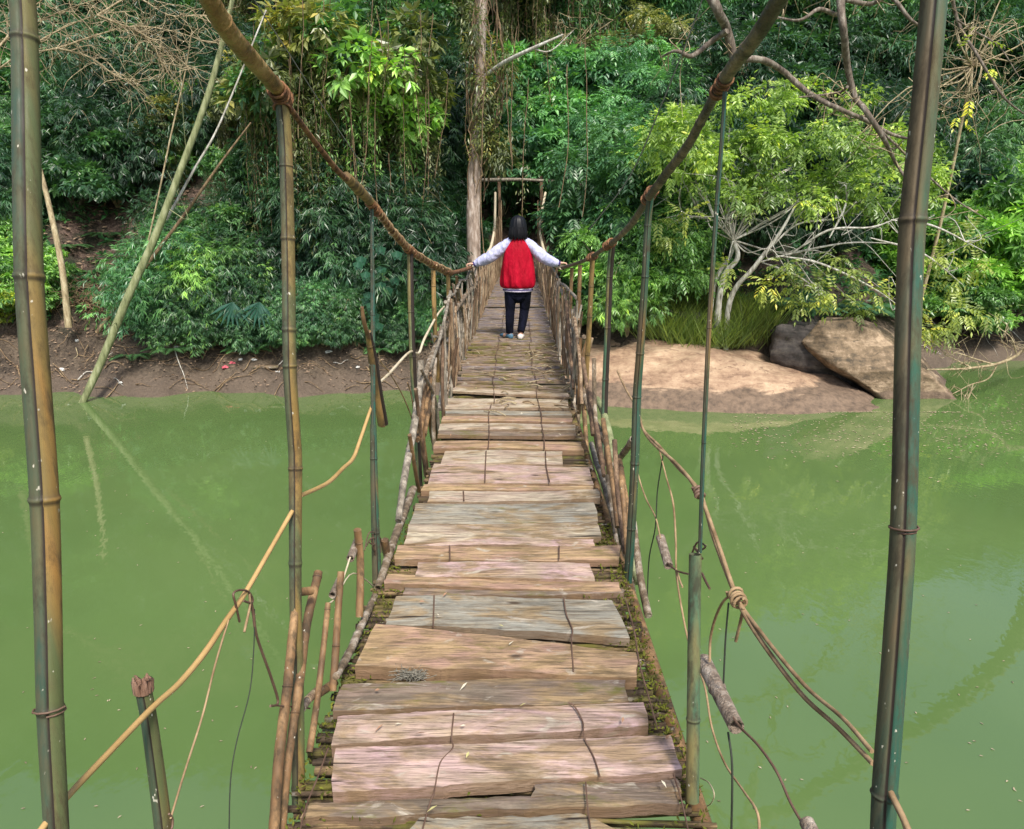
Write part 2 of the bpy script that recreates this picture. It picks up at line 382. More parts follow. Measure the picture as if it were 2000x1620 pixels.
# rock slab sloping into the water
b = MB(); sx = np.linspace(.6, 8.0, 100); sy = np.linspace(0, 1, 50)
V = []
for x in sx:
    yf = np.interp(x, [.6, 1.5, 4, 6, 7.2, 8.0], [14.9, 14.45, 13.85, 13.65, 13.8, 14.4]) - .25
    cr = np.interp(x, [.6, 1.5, 3, 4.2, 5.4, 6.6, 7.5, 8.0], [.8, .86, .95, .95, .74, .42, .15, -.12])
    for s_ in sy:
        y = yf + s_ * 4.2; q = min(1, (y - yf) / 2.4)
        z = -.16 + (cr + .16) * (1 - (1 - q) ** 2.1) + .035 * math.sin(x * 2.3 + y * 3.1) * q + .02 * math.sin(x * 5 - y * 7)
        z += .09 * (math.floor((z + .12 * math.sin(x * .9) + .05 * x) * 7) / 7 - z) + .05 * mnoise.fractal(Vector((x * 1.2, y * 2, 0)), 1, 2, 4)
        V.append([x, y, z])
n = len(sy); i, j = np.meshgrid(np.arange(len(sx) - 1), np.arange(n - 1), indexing='ij')
b.add(V, np.stack([i * n + j, (i + 1) * n + j, (i + 1) * n + j + 1, i * n + j + 1], -1).reshape(-1, 4))
V = np.array(V).reshape(len(sx), n, 3)
bot = V.copy(); bot[..., 2] = -1.2
for A, B in ((V[:, 0], bot[:, 0]), (V[-1], bot[-1]), (V[0], bot[0]), (V[:, -1], bot[:, -1])):
    m_ = len(A); b.add(np.vstack([A, B]), [[k, k + 1, m_ + k + 1, m_ + k] for k in range(m_ - 1)])
tag(b.build('rock_slab', M_SLAB), 'broad sunlit tan rock slab sloping down into the green water', 'rock')

def rock(pts, m, label, name='boulder', disp=.12, sub=4, seed=0, sm=2):
    bm = bmesh.new(); [bm.verts.new(p) for p in pts]
    r = bmesh.ops.convex_hull(bm, input=bm.verts)
    bmesh.ops.delete(bm, geom=[g for g in set(r['geom_interior'] + r['geom_unused']) if isinstance(g, bmesh.types.BMVert)], context='VERTS')
    bmesh.ops.triangulate(bm, faces=bm.faces)
    for k in range(sub):
        bmesh.ops.subdivide_edges(bm, edges=bm.edges, cuts=1, use_grid_fill=True)
        if k < sm: bmesh.ops.smooth_vert(bm, verts=bm.verts, factor=.2, use_axis_x=True, use_axis_y=True, use_axis_z=True)
    bm.normal_update()
    for v in bm.verts:
        q = v.co * 1.1 + Vector((seed, 0, 0))
        v.co += v.normal * disp * (mnoise.fractal(q, .9, 2.1, 5) + .4 * mnoise.ridged_multi_fractal(q * 1.5, 1, 2, 3, 1, 2) * .3)
    me = bpy.data.meshes.new(name); bm.to_mesh(me); bm.free(); me.materials.append(m)
    for p in me.polygons: p.use_smooth = True
    o = bpy.data.objects.new(name, me); COL.objects.link(o); tag(o, label, 'rock'); return o
fr = [(1565, 668), (1600, 626), (1660, 628), (1712, 646), (1760, 684), (1812, 732), (1872, 788), (1846, 806), (1752, 798), (1690, 752), (1640, 716), (1592, 700)]
pts = [PY(a, c, 14.9 if c > 700 else 15.5) for a, c in fr] + [PY(a + 15, c - 6, 17.6) for a, c in fr]
rock(pts, M_BOULDER, 'big tilted brown boulder with mossy top leaning over the tan slab', seed=3, disp=.08, sm=0)
rock([PY(a, c, y) for a, c in ((1500, 700), (1515, 640), (1580, 622), (1640, 650), (1700, 720), (1740, 780), (1640, 760)) for y in (15.5, 18.2)], M_DARKROCK, 'dark shaded rock wedged behind the tilted boulder', seed=8, disp=.25)
rock([PY(a, c, y) for a, c in ((1430, 680), (1480, 640), (1560, 640), (1560, 700), (1480, 720)) for y in (16.6, 18)], M_BOULDER, 'low brown rock left of the tilted boulder', seed=12, disp=.15)
rock([PY(a, c, y) for a, c in ((1270, 650), (1300, 610), (1370, 605), (1400, 650), (1360, 690)) for y in (16.6, 18)], M_RUIN, 'grey rock hump above the dark hollow on the bank', seed=20, disp=.25)

# ------------------------------------------------------------ foliage
def leaves(mb, P, D, N, L, W, shade, droop=.15, three=False):
    D = nrm(D); S = nrm(np.cross(D, N)); N = np.cross(S, D); n = len(P)
    L = np.broadcast_to(L, (n,))[:, None]; W = np.broadcast_to(W, (n,))[:, None]
    a = P; t = P + D * L - N * L * droop
    m_ = P + D * L * .42 - N * (L * droop * .3) + N * W * .12; l = m_ + S * W * .5; r = m_ - S * W * .5
    v = np.stack([a, l, t, r], 1).reshape(-1, 3); k = np.arange(n)[:, None] * 4
    f = np.vstack([k + np.array([[0, 2, 1]]), k + np.array([[0, 3, 2]])])
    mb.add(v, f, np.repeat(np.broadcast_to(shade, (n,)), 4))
def spray(mb, P, D, kind, size, shade):
    """P,D: n spray origins and directions; each spray grows several leaves"""
    n = len(P); D = nrm(D); up = np.tile([0, 0, 1.], (n, 1)); S = nrm(np.cross(D, up) + 1e-3); U = np.cross(S, D)
    sz = size * (0.7 + .6 * rng.random(n)); g = np.array([0, 0, -1.])
    if kind == 'bamboo':
        for k in range(7):
            t = .25 + .75 * rng.random(n); ang = (rng.random(n) - .5) * 2.4
            base = P + D * (t * .3 * sz)[:, None]
            d = D * np.cos(ang)[:, None] + S * np.sin(ang)[:, None] + g * .35 + (rng.random((n, 3)) - .5) * .5
            leaves(mb, base, d, U + (rng.random((n, 3)) - .5) * .5, .2 * sz, .03 * sz, np.clip(shade + (rng.random(n) - .5) * .35, 0, 1), .25)
    elif kind == 'pinnate':
        for k in range(9):
            t = (k // 2 + .5) / 5 if k < 8 else 1.0; sg = 1 if k % 2 else -1
            base = P + D * (t * .42 * sz)[:, None] - U * (t * t * .13 * sz)[:, None]
            d = (D * .55 + S * sg * .95 if k < 8 else D) + g * .35 + (rng.random((n, 3)) - .5) * .35
            leaves(mb, base, d, U + (rng.random((n, 3)) - .5) * .35, .16 * sz, .06 * sz, np.clip(shade + (rng.random(n) - .5) * .25, 0, 1), .2)
    elif kind == 'broad':
        for k in range(5):
            ang = k * 1.256 + rng.random(n)
            d = D * .6 + S * np.cos(ang)[:, None] + U * np.sin(ang)[:, None] * .5 + g * .3
            leaves(mb, P + D * (rng.random(n) * .1 * sz)[:, None], d, U + (rng.random((n, 3)) - .5) * .5, .2 * sz, .085 * sz, np.clip(shade + (rng.random(n) - .5) * .3, 0, 1), .2)
    elif kind == 'fine':
        for k in range(10):
            d = D + (rng.random((n, 3)) - .5) * 1.5 + g * .2
            leaves(mb, P + (rng.random((n, 3)) - .5) * (.28 * sz)[:, None], d, U + (rng.random((n, 3)) - .5) * .7, .13 * sz, .034 * sz, np.clip(shade + (rng.random(n) - .5) * .4, 0, 1), .1)
def clump_points(clumps, n, flat=.5, top=.3):
    C = np.array([c for c, r in clumps]); Rr = np.array([r for c, r in clumps], float)
    if Rr.ndim == 1: Rr = np.stack([Rr, Rr, Rr * .75], -1)
    wgt = (Rr.prod(1)) ** (2 / 3); idx = rng.choice(len(C), n, p=wgt / wgt.sum())
    o = nrm(rng.normal(size=(n, 3))); o[:, 2] = np.where(rng.random(n) < top, np.abs(o[:, 2]), o[:, 2])
    rad = rng.random(n) ** .4
    P = C[idx] + o * rad[:, None] * Rr[idx]
    return P, o, idx
def crown(clumps, n, kind, size, droop=.3, base=.5):
    mb = MB(); P, o, idx = clump_points(clumps, n)
    D = o + np.array([0, 0, -droop]) + (rng.random((n, 3)) - .5) * .8
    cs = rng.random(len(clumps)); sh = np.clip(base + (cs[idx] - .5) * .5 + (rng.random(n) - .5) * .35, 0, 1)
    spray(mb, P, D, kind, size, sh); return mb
def limbs(mb, start, targets, r0, r1=.008, seg=6, wig=.12, n=5):
    start = np.array(start, float)
    for T in targets:
        T = np.array(T, float); L = np.linalg.norm(T - start)
        mid = start * .5 + T * .5 + np.array([0, 0, .12 * L]) + rng.normal(size=3) * wig * L
        q = start * .75 + T * .25 + rng.normal(size=3) * wig * .4 * L + np.array([0, 0, .05 * L])
        mb.tube([start, q, mid, T], np.linspace(r0, r1, 3 * 4 + 1), n, smooth=4)

PROTO = {}
def proto(name, key, label, foliage, wood, wmat, fname='crown', wname='trunk', color=(.04, .12, .04)):
    r = empty(name); f = foliage.build(fname, M_LEAF, r, smooth=False, color=color)
    if wood is not None: wood.build(wname, wmat, r)
    tag(r, label, 'shrub'); PROTO[key] = [r, False]
def build_protos():
    for q in range(2):      # arching bamboo-leaved shrub
        cl = []; st = MB()
        for k in range(15):
            a = rng.random() * 6.28; rr = .5 + 1.0 * rng.random(); h = 1.2 + 1.3 * rng.random()
            tip = np.array([math.cos(a) * rr, math.sin(a) * rr, h * .8]); top = np.array([math.cos(a) * rr * .55, math.sin(a) * rr * .55, h])
            st.tube([(0, 0, 0), top * [.5, .5, .6], top, tip], [.018, .012, .008, .004], 5, smooth=4)
            cl += [(top, .42), (tip, .36), (top * .7 + [0, 0, -.1], .4)]
            if rng.random() < .6: cl.append((tip * [1.25, 1.25, .6], .32))
        proto('bamboo_shrub', 'bamboo%d' % q, '', crown(cl, 3300, 'bamboo', .8, .5), st, M_TWIG, wname='stem')
    for q in range(2):      # layered broad shrub
        cl = []
        for k in range(26):
            a = rng.random() * 6.28; rr = 1.35 * math.sqrt(rng.random()); h = .5 + 1.7 * rng.random() * (1 - rr / 2.6)
            cl.append(((math.cos(a) * rr, math.sin(a) * rr, h), (.3 + .25 * rng.random(), .3 + .25 * rng.random(), .16)))
        st = MB(); limbs(st, (0, 0, 0), [c for c, r in cl[:14]], .035)
        proto('broadleaf_shrub', 'broad%d' % q, '', crown(cl, 2300, 'broad', .76, .35), st, M_BARK)
    for q in range(2):      # pinnate small tree
        cl = []
        for k in range(30):
            a = rng.random() * 6.28; rr = 1.6 * math.sqrt(rng.random()); h = 1.2 + 2.2 * rng.random() * (1 - rr / 3)
            cl.append(((math.cos(a) * rr, math.sin(a) * rr, h), (.42, .42, .24)))
        st = MB(); st.tube([(0, 0, 0), (.05, .03, .6), (0, 0, 1.3)], [.09, .07, .05], 8, smooth=3); limbs(st, (0, 0, 1.0), [c for c, r in cl[:18]], .04)
        proto('feather_leaved_tree', 'pinnate%d' % q, '', crown(cl, 1900, 'pinnate', .72, .5), st, M_BARK)
    # drooping vine-draped column
    for q in range(2):
        f = MB(); st = MB()
        for k in range(60):
            a = rng.random() * 6.28; rr = .25 + .65 * rng.random(); z1 = 2.2 + 1.6 * rng.random(); z0 = z1 - (.8 + 1.8 * rng.random())
            x, y = math.cos(a) * rr, math.sin(a) * rr; m = 16
            zz = np.linspace(z1, max(z0, .1), m); xx = x + np.cumsum(rng.normal(size=m)) * .012; yy = y + np.cumsum(rng.normal(size=m)) * .012
            st.tube(np.stack([xx, yy, zz], -1), .006, 3)
            P = np.stack([xx, yy, zz], -1).repeat(3, 0); o = rng.normal(size=P.shape); o[:, 2] = -.6
            if k % 3: spray(f, P[::2], o[::2], 'fine', .7, np.full(len(P[::2]), .5) + rng.random() * .3 - .15)
        cl = [((rng.normal() * .5, rng.normal() * .5, 2.6 + rng.random() * 1.4), .45) for k in range(9)]
        merge(f, crown(cl, 420, 'broad', .9, .3, .68))
        st.tube([(0, 0, 0), (.05, 0, 1.6), (0, .06, 3.4)], [.1, .08, .05], 7, smooth=3)
        proto('vine_draped_tree', 'vine%d' % q, '', f, st, M_VINE)
    for q in range(2):      # distant bamboo plume
        cl = []; st = MB()
        for k in range(22):
            a = rng.random() * 6.28; rr = .8 + 1.5 * rng.random(); h = 3 + 2.5 * rng.random()
            top = np.array([math.cos(a) * rr * .5, math.sin(a) * rr * .5, h]); tip = np.array([math.cos(a) * rr, math.sin(a) * rr, h * .82])
            st.tube([(0, 0, 0), top * .55, top, tip], [.03, .025, .015, .006], 5, smooth=3)
            cl += [(top, (.5, .5, .45)), (tip, (.42, .42, .36)), (top * .75, (.5, .5, .5)), (top * .5, (.5, .5, .4))]
        proto('bamboo_clump', 'plume%d' % q, '', crown(cl, 3400, 'fine', 1.3, .5), st, M_MOSSLOG, wname='culms')
    f = MB()                # fern with arching fronds
    for k in range(11):
        a = k * .571 + rng.random() * .3; dx = np.array([math.cos(a), math.sin(a), 0]); m = 22
        t = np.linspace(.08, 1, m); P = dx * t[:, None] * .75 + np.array([0, 0, 1]) * (t * .7 - t * t * .62)[:, None]
        T = nrm(np.gradient(P, axis=0)); side = np.cross(dx, [0, 0, 1.])
        w_ = .2 * np.sin(np.pi * np.clip(t * .9 + .1, 0, 1)) ** .7
        for sg in (-1, 1):
            leaves(f, P, side * sg + T * .5 - np.array([0, 0, .2]), np.tile([0, 0, 1.], (m, 1)), w_, .035, .5 + .2 * rng.random(m), .1)
    proto('fern', 'fern', '', f, None, None, fname='fronds')
    f = MB()                # grass tuft
    n_ = 620; a = rng.random(n_) * 6.28; D = np.stack([np.cos(a) * .5, np.sin(a) * .5, .6 + rng.random(n_)], -1)
    for k in range(1):
        P = rng.normal(size=(n_, 3)) * [.2, .2, 0]; L = .3 + .5 * rng.random(n_)
        leaves(f, P, D, np.tile([0, 0, 1.], (n_, 1)) + rng.normal(size=(n_, 3)) * .2, L, .009, .3 + .6 * rng.random(n_), .16)
    proto('grass_tuft', 'grass', '', f, None, None, fname='blades')
build_protos()
def put(key, loc, s, color, label, cat, group=None, rz=None, sz=None, tilt=0):
    r, used = PROTO[key]
    if used: o = copy_tree(r)
    else: o = r; PROTO[key][1] = True
    o.location = loc; o.rotation_euler = (tilt, 0, rng.random() * 6.28 if rz is None else rz); o.scale = (s, s, s * (sz or 1))
    for ch in o.children:
        if ch.name.startswith(('crown', 'fronds', 'blades')): ch.color = (*color, 1)
    for k in ('group',):
        if k in o: del o[k]
    tag(o, label, cat, group); return o
DK = (.03, .085, .042); MD = (.07, .175, .075); BR = (.18, .36, .1); YG = (.27, .35, .06); OL = (.14, .17, .07); BL = (.065, .165, .085); FR = (.12, .3, .13)
COLN = {DK: 'dark green', MD: 'mid green', BR: 'bright green', YG: 'yellow green', OL: 'olive', BL: 'bluish green', FR: 'fresh green'}
KN = {'bamboo': 'narrow-leaved shrub', 'broad': 'broad-leaved shrub', 'pinnate': 'feather-leaved tree', 'vine': 'vine-draped tree', 'plume': 'bamboo clump', 'fern': 'fern', 'grass': 'grass tuft'}
KC = {'bamboo': 'shrub', 'broad': 'shrub', 'pinnate': 'tree', 'vine': 'tree', 'plume': 'bamboo', 'fern': 'fern', 'grass': 'grass'}
def where(px, py):
    cs = [(70, 'at the left edge'), (280, 'right of the thick left bamboo post'), (540, 'behind the leaning mossy trunk'), (720, 'behind the left handrail rope'), (880, 'left of the tall vine-wrapped trunk'), (1060, 'above the person on the bridge'), (1280, 'right of the person'), (1480, 'behind the white-limbed tree'), (1760, 'behind the bare hanging branches'), (1870, 'behind the thick right bamboo post'), (9999, 'at the right edge')]
    rs = [(60, 'topmost on the slope'), (140, 'high on the slope'), (230, 'on the upper slope'), (320, 'halfway up the slope'), (410, 'on the lower slope'), (520, 'low on the slope'), (9999, 'on the bank edge')]
    return next(n for l, n in rs if py < l) + ' ' + next(n for l, n in cs if px < l)
LABN = {}
def shrub(key, px, py, s, color, label=None, group=None, **kw):
    p = ground_hit(px, py)
    if p is None: p = PY(px, py, 46); p.z = float(hgt(p.x, p.y))
    if label is None: label = COLN[color] + ' ' + KN[key[:-1] if key[-1].isdigit() else key] + ' ' + where(px, py)
    kk = key[:-1] if key[-1].isdigit() else key
    grp = group or '%s on the hillside' % {'shrub': 'shrubs', 'tree': 'trees', 'bamboo': 'bamboo clumps', 'fern': 'ferns', 'grass': 'grass tufts'}[KC[kk]]
    return put(key, (p.x, p.y, p.z - .1), s, color, label, KC[kk], grp, **kw)
def hillside():
    r = random.Random(5)
    def pick(px, py):
        u = r.random()
        if px < 330:
            if 80 < px and py > 440: return None if u < .9 else ('fern', .9, MD)
            if px < 90 and py > 480: return ('broad', .8, BR)
            if px > 170 and py > 190: return ('bamboo', 1.0, DK if u < .6 else BL)
            return ('bamboo' if u < .5 else 'broad', 1.1, BL if u < .4 else MD)
        if px < 600:
            if 330 < px < 480 and py < 300 and u < .35: return None
            if py < 470 and u < .3: return ('fern', 1.2, BR)
            if py > 430: return (('bamboo', .85, MD), ('fern', 1.3, FR), ('broad', .8, FR), ('bamboo', .9, DK), ('vine', .6, MD))[int(u * 5)]
            return (('bamboo', .9, DK), ('broad', .9, MD), ('broad', .8, BR), ('bamboo', 1.0, DK), ('vine', .8, OL), ('fern', 1.4, MD))[int(u * 6)]
        if px < 820:
            if py < 330: return (('vine', 1.3, MD), ('vine', 1.3, OL), ('broad', 1, BR), ('bamboo', 1.2, DK))[int(u * 4)]
            return ('bamboo', 1.25, DK if u < .65 else BL)
        if px < 1000:
            if py < 350: return (('vine', 1.3, MD), ('pinnate', .9, MD), ('bamboo', 1.3, DK), ('broad', 1.1, BL))[int(u * 4)]
            return ('broad' if u < .7 else 'bamboo', 1.1, FR)
        if px < 1270:
            if py < 230: return (('vine', 1.2, OL), ('plume', .7, MD), ('pinnate', .9, OL), ('bamboo', 1.2, BL))[int(u * 4)]
            return (('pinnate', .95, FR), ('broad', 1.2, FR), ('broad', 1.1, BR), ('pinnate', .9, FR))[int(u * 4)]
        if px < 1830:
            if py < 200: return ('plume', .75, BL if u < .3 else (FR if u < .7 else MD))
            return ('bamboo' if u < .7 else 'broad', 1.1, DK)
        if py > 330: return (('broad', 1.0, BR), ('pinnate', .8, BR), ('bamboo', 1.0, MD), ('broad', 1.1, BR))[int(u * 4)]
        return ('plume', .8, BL if u < .6 else MD)
    rows = [(30, 95), (90, 90), (150, 88), (215, 85), (280, 82), (345, 82), (410, 80), (470, 78), (530, 76), (590, 74), (632, 72)]
    for py, st in rows:
        px = -90 + r.random() * 40
        while px < 2110:
            a, c = px + r.uniform(-22, 22), py + r.uniform(-18, 18)
            px += st
            if abs(a - 1010) < 62 and c > 440: continue
            if 1270 < a < 1830 and c > 520: continue
            if 1120 < a < 1300 and c > 590: continue
            if 560 < a < 860 and c > 610: continue
            if 90 < a < 270 and c > 590: continue
            k = pick(a, c)
            if k is None: continue
            p = ground_hit(a, c); dist = p.y if p else 46
            s = k[1] * r.uniform(.8, 1.2) * max(.85, min(2.3, dist / 21))
            if p and abs(p.x - .25) < 1.0 + s * 1.45 and p.y < 22.5: continue
            key = k[0] if k[0] in ('fern', 'grass') else k[0] + str(r.randrange(2))
            shrub(key, a, c, s, tuple(k[2]))
    # back rows closing the slope above the frame
    for q, yy in enumerate((38, 45, 54)):
        for x in np.arange(-34 - q * 4, 46 + q * 6, 4.2):
            xx = x + r.uniform(-1, 1); y = yy + r.uniform(-2, 2); s = 1.7 + q * .35
            px = 1000 + F * xx / (y * 1.05)
            put('plume%d' % r.randrange(2), (xx, y, float(hgt(xx, y)) - .3), s, BL if r.random() < .5 else MD,
                'tall bluish green bamboo clump on the ridge %s' % where(px, 10).split('slope ')[1], 'bamboo', 'bamboo clumps on the hillside')
hillside()

def undergrowth():
    n = 42000; x = rng.uniform(-22, 26, n); y = rng.uniform(16, 44, n) ; z = hgt(x, y)
    keep = (z > 1.15) & ~((np.abs(x) < 1.2) & (y < 22))
    dens = np.sin(x * 1.1 + 3) * np.cos(y * .9) + .6 * np.sin(x * 2.7 + y * 1.9)
    keep &= (dens + rng.random(n) * 1.6 > .1) & ~((x < -6.3) & (x > -12.5) & (y < 23) & (rng.random(n) < .7))
    x, y, z = x[keep], y[keep], z[keep]; n = len(x); mb = MB()
    P = np.stack([x, y, z + rng.random(n) * .35], -1); D = rng.normal(size=(n, 3)); D[:, 2] = np.abs(D[:, 2]) + .3; D[:, 1] -= .5
    h = n // 2
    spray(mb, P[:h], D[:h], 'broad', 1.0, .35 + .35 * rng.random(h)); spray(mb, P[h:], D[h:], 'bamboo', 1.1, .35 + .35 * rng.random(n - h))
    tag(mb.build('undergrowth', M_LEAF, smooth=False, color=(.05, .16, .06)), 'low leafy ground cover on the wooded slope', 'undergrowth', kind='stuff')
undergrowth()

# ------------------------------------------------------------ trees one can tell apart
def tree(name, label, cat='tree', loc=None):
    return tag(empty(name, loc or (0, 0, 0)), label, cat)
# tall vine-wrapped trunk above the person
g = PY(925, 425, 18.0); g.z = float(hgt(g.x, g.y)); t = tree('tall_tree', 'tall reddish-brown straight trunk wrapped in climbing vines above the person', loc=g)
def rel(ps): return [tuple(Vector(p) - g) for p in ps]
D0 = g.y
path = rel([g - Vector((0, 0, .3)), PY(925, 380, D0),  PY(936, 230, D0), PY(938, 120, D0), PY(940, 40, D0), PY(942, -120, D0), PY(950, -420, D0)])
b = MB(); b.tube(path, [.17, .16, .13, .12, .115, .11, .09], 14, smooth=8, wob=.1)
b.build('trunk', bark_mat('red_bark', (.12, .09, .07), (.33, .25, .2), (.58, .5, .44)), t)
b = MB()
for k in range(26):
    z0, z1 = rng.uniform(2.2, 4.2), rng.uniform(5, 7.8); m = 22; zz = np.linspace(z0, z1, m)
    c = np.array([np.interp(zz, [p[2] for p in path], [p[i] for p in path]) for i in (0, 1)]).T
    a = rng.random() * 6.28 + np.cumsum(rng.normal(size=m)) * .3; rr = .22 + .25 * rng.random() * np.sin(np.linspace(0, 3.1, m))
    b.tube(np.c_[c[:, 0] + np.cos(a) * rr + .1, c[:, 1] + np.sin(a) * rr, zz], .014, 4)
cl = [((path[2][0] + .35 + rng.normal() * .25, rng.normal() * .3, rng.uniform(2.8, 6.2)), (.3, .3, .5)) for k in range(14)]
b.build('climbing_stem', M_VINE, t)
crown(cl, 330, 'fine', 1.1, .8, .6).build('vine_leaves', M_LEAF, t, smooth=False, color=OL)
limb = MB(); limb.tube(rel([PY(945, 150, D0), PY(985, 122, D0 - .5), PY(1040, 95, D0 - 1), PY(1100, 68, D0 - 1)]), [.04, .05, .04, .02], 7, smooth=5)
limb.tube(rel([PY(1040, 95, D0 - 1), PY(1075, 100, D0 - 1), PY(1120, 60, D0 - 1)]), [.02, .015, .008], 5, smooth=5)
limb.build('limb', M_PALE, t)
crown([(tuple(PY(920 + rng.normal() * 90, -170 - rng.random() * 140, D0) - g), .8) for k in range(16)], 1000, 'broad', 1.2).build('crown', M_LEAF, t, smooth=False, color=MD)

# white-limbed tree over the slab
def hero_tree():
    base = PY(1405, 600, 16.4); base.z = float(hgt(base.x, base.y)) - .1
    t = tree('white_limbed_tree', 'tree with pale bare limbs and yellow-green leaves above the rock slab', loc=base)
    L = lambda px, py, y: tuple(PY(px, py, y) - base)
    tr = MB(); br = MB()
    tr.tube([(0, 0, -.3), L(1408, 560, 16.3), L(1440, 505, 16.2), L(1432, 470, 16.2)], [.085, .07, .055, .045], 10, smooth=5, wob=.2)
    tr.tube([(.25, 0, -.3), L(1425, 590, 16.3), L(1475, 520, 16), L(1520, 460, 15.8), L(1555, 400, 15.7)], [.07, .06, .05, .036, .02], 9, smooth=5, wob=.2)
    tr.tube([(-.2, .1, -.3), L(1395, 560, 16.4), L(1430, 490, 16.6), L(1420, 430, 16.6), L(1418, 340, 16.6), L(1425, 250, 16.6)], [.055, .05, .045, .04, .03, .015], 8, smooth=5)
    tr.build('trunk', M_PALE, t)
    main = [[(1475, 515, 16), (1540, 500, 15.7), (1600, 480, 15.5), (1670, 470, 15.3), (1760, 478, 15.2)],
            [(1540, 500, 15.7), (1620, 455, 15.3), (1690, 440, 15.1), (1760, 425, 15)],
            [(1500, 490, 15.9), (1560, 440, 15.9), (1640, 425, 16), (1700, 380, 16)],
            [(1432, 470, 16.2), (1470, 400, 16), (1480, 340, 15.9), (1460, 300, 15.9)],
            [(1470, 420, 16), (1510, 350, 16), (1560, 320, 16.2)],
            [(1420, 440, 16.6), (1370, 425, 16.2), (1320, 430, 16), (1285, 460, 15.9)],
            [(1370, 425, 16.2), (1350, 380, 16), (1330, 330, 16)], [(1432, 470, 16.2), (1400, 430, 15.9), (1385, 380, 15.8), (1350, 355, 15.7)],
            [(1480, 510, 16), (1560, 540, 15.6), (1620, 590, 15.4)], [(1520, 500, 15.7), (1600, 520, 15.4), (1700, 560, 15.3), (1760, 600, 15.2)],
            [(1620, 465, 15.4), (1650, 400, 15.5), (1650, 360, 15.6)], [(1700, 465, 15.2), (1800, 500, 15.1), (1880, 560, 15)], [(1740, 430, 15), (1830, 440, 15), (1920, 500, 15)]]
    for m_ in main:
        p = [L(*q) for q in m_]; p = [np.array(p[0])] + [np.array(q) + rng.normal(size=3) * .04 for q in p[1:]]; br.tube(p, [.012, .026, .022, .015, .007], 6, smooth=5, wob=.2)
        for k in range(5):
            i_ = rng.integers(1, len(p)); s_ = np.array(p[i_]) * .6 + np.array(p[i_ - 1]) * .4
            br.tube([s_, s_ + rng.normal(size=3) * .2 + [0, 0, .15], s_ + rng.normal(size=3) * .5 + [0, 0, .35]], [.012, .008, .004], 4, smooth=4)
    cl = []
    for k in range(95):
        px = rng.uniform(1250, 1830); lo = np.interp(px, [1250, 1400, 1600, 1830], [330, 395, 400, 420]); hi = np.interp(px, [1250, 1350, 1500, 1700, 1830], [290, 190, 165, 180, 300])
        py = rng.uniform(hi, lo); cl.append((L(px, py, 16.2 + rng.normal() * .9), (.4, .4, .22)))
    for px, py in [(1290, 440), (1310, 470), (1450, 420), (1470, 360), (1500, 560), (1560, 560), (1620, 580), (1660, 540), (1720, 580), (1780, 560), (1800, 600), (1830, 520), (1870, 560), (1900, 520), (1560, 600), (1680, 600), (1640, 500), (1850, 470), (1900, 450), (1790, 640), (1830, 640), (1600, 545), (1540, 520), (1930, 600), (1870, 610), (1420, 520), (1350, 410)]:
        cl.append((L(px + rng.normal() * 8, py + rng.normal() * 8, 15.4 + rng.normal() * .4), (.22, .22, .16)))
    cw = crown(cl[:95], 1700, 'pinnate', .72, .4, .55); merge(cw, crown(cl[:95], 2300, 'broad', .62, .3, .6)); cw.build('crown', M_LEAF, t, smooth=False, color=(.21, .33, .085))
    crown(cl[95:], 480, 'pinnate', .72, .4, .62).build('low_foliage', M_LEAF, t, smooth=False, color=(.22, .29, .08))
    T = MB(); limbs(T, L(1432, 470, 16.2), [c for c, r in cl[::5]], .02, .004, wig=.1, n=4); 
    merge(br, T)
    br.build('limb', M_PALE, t)
hero_tree()

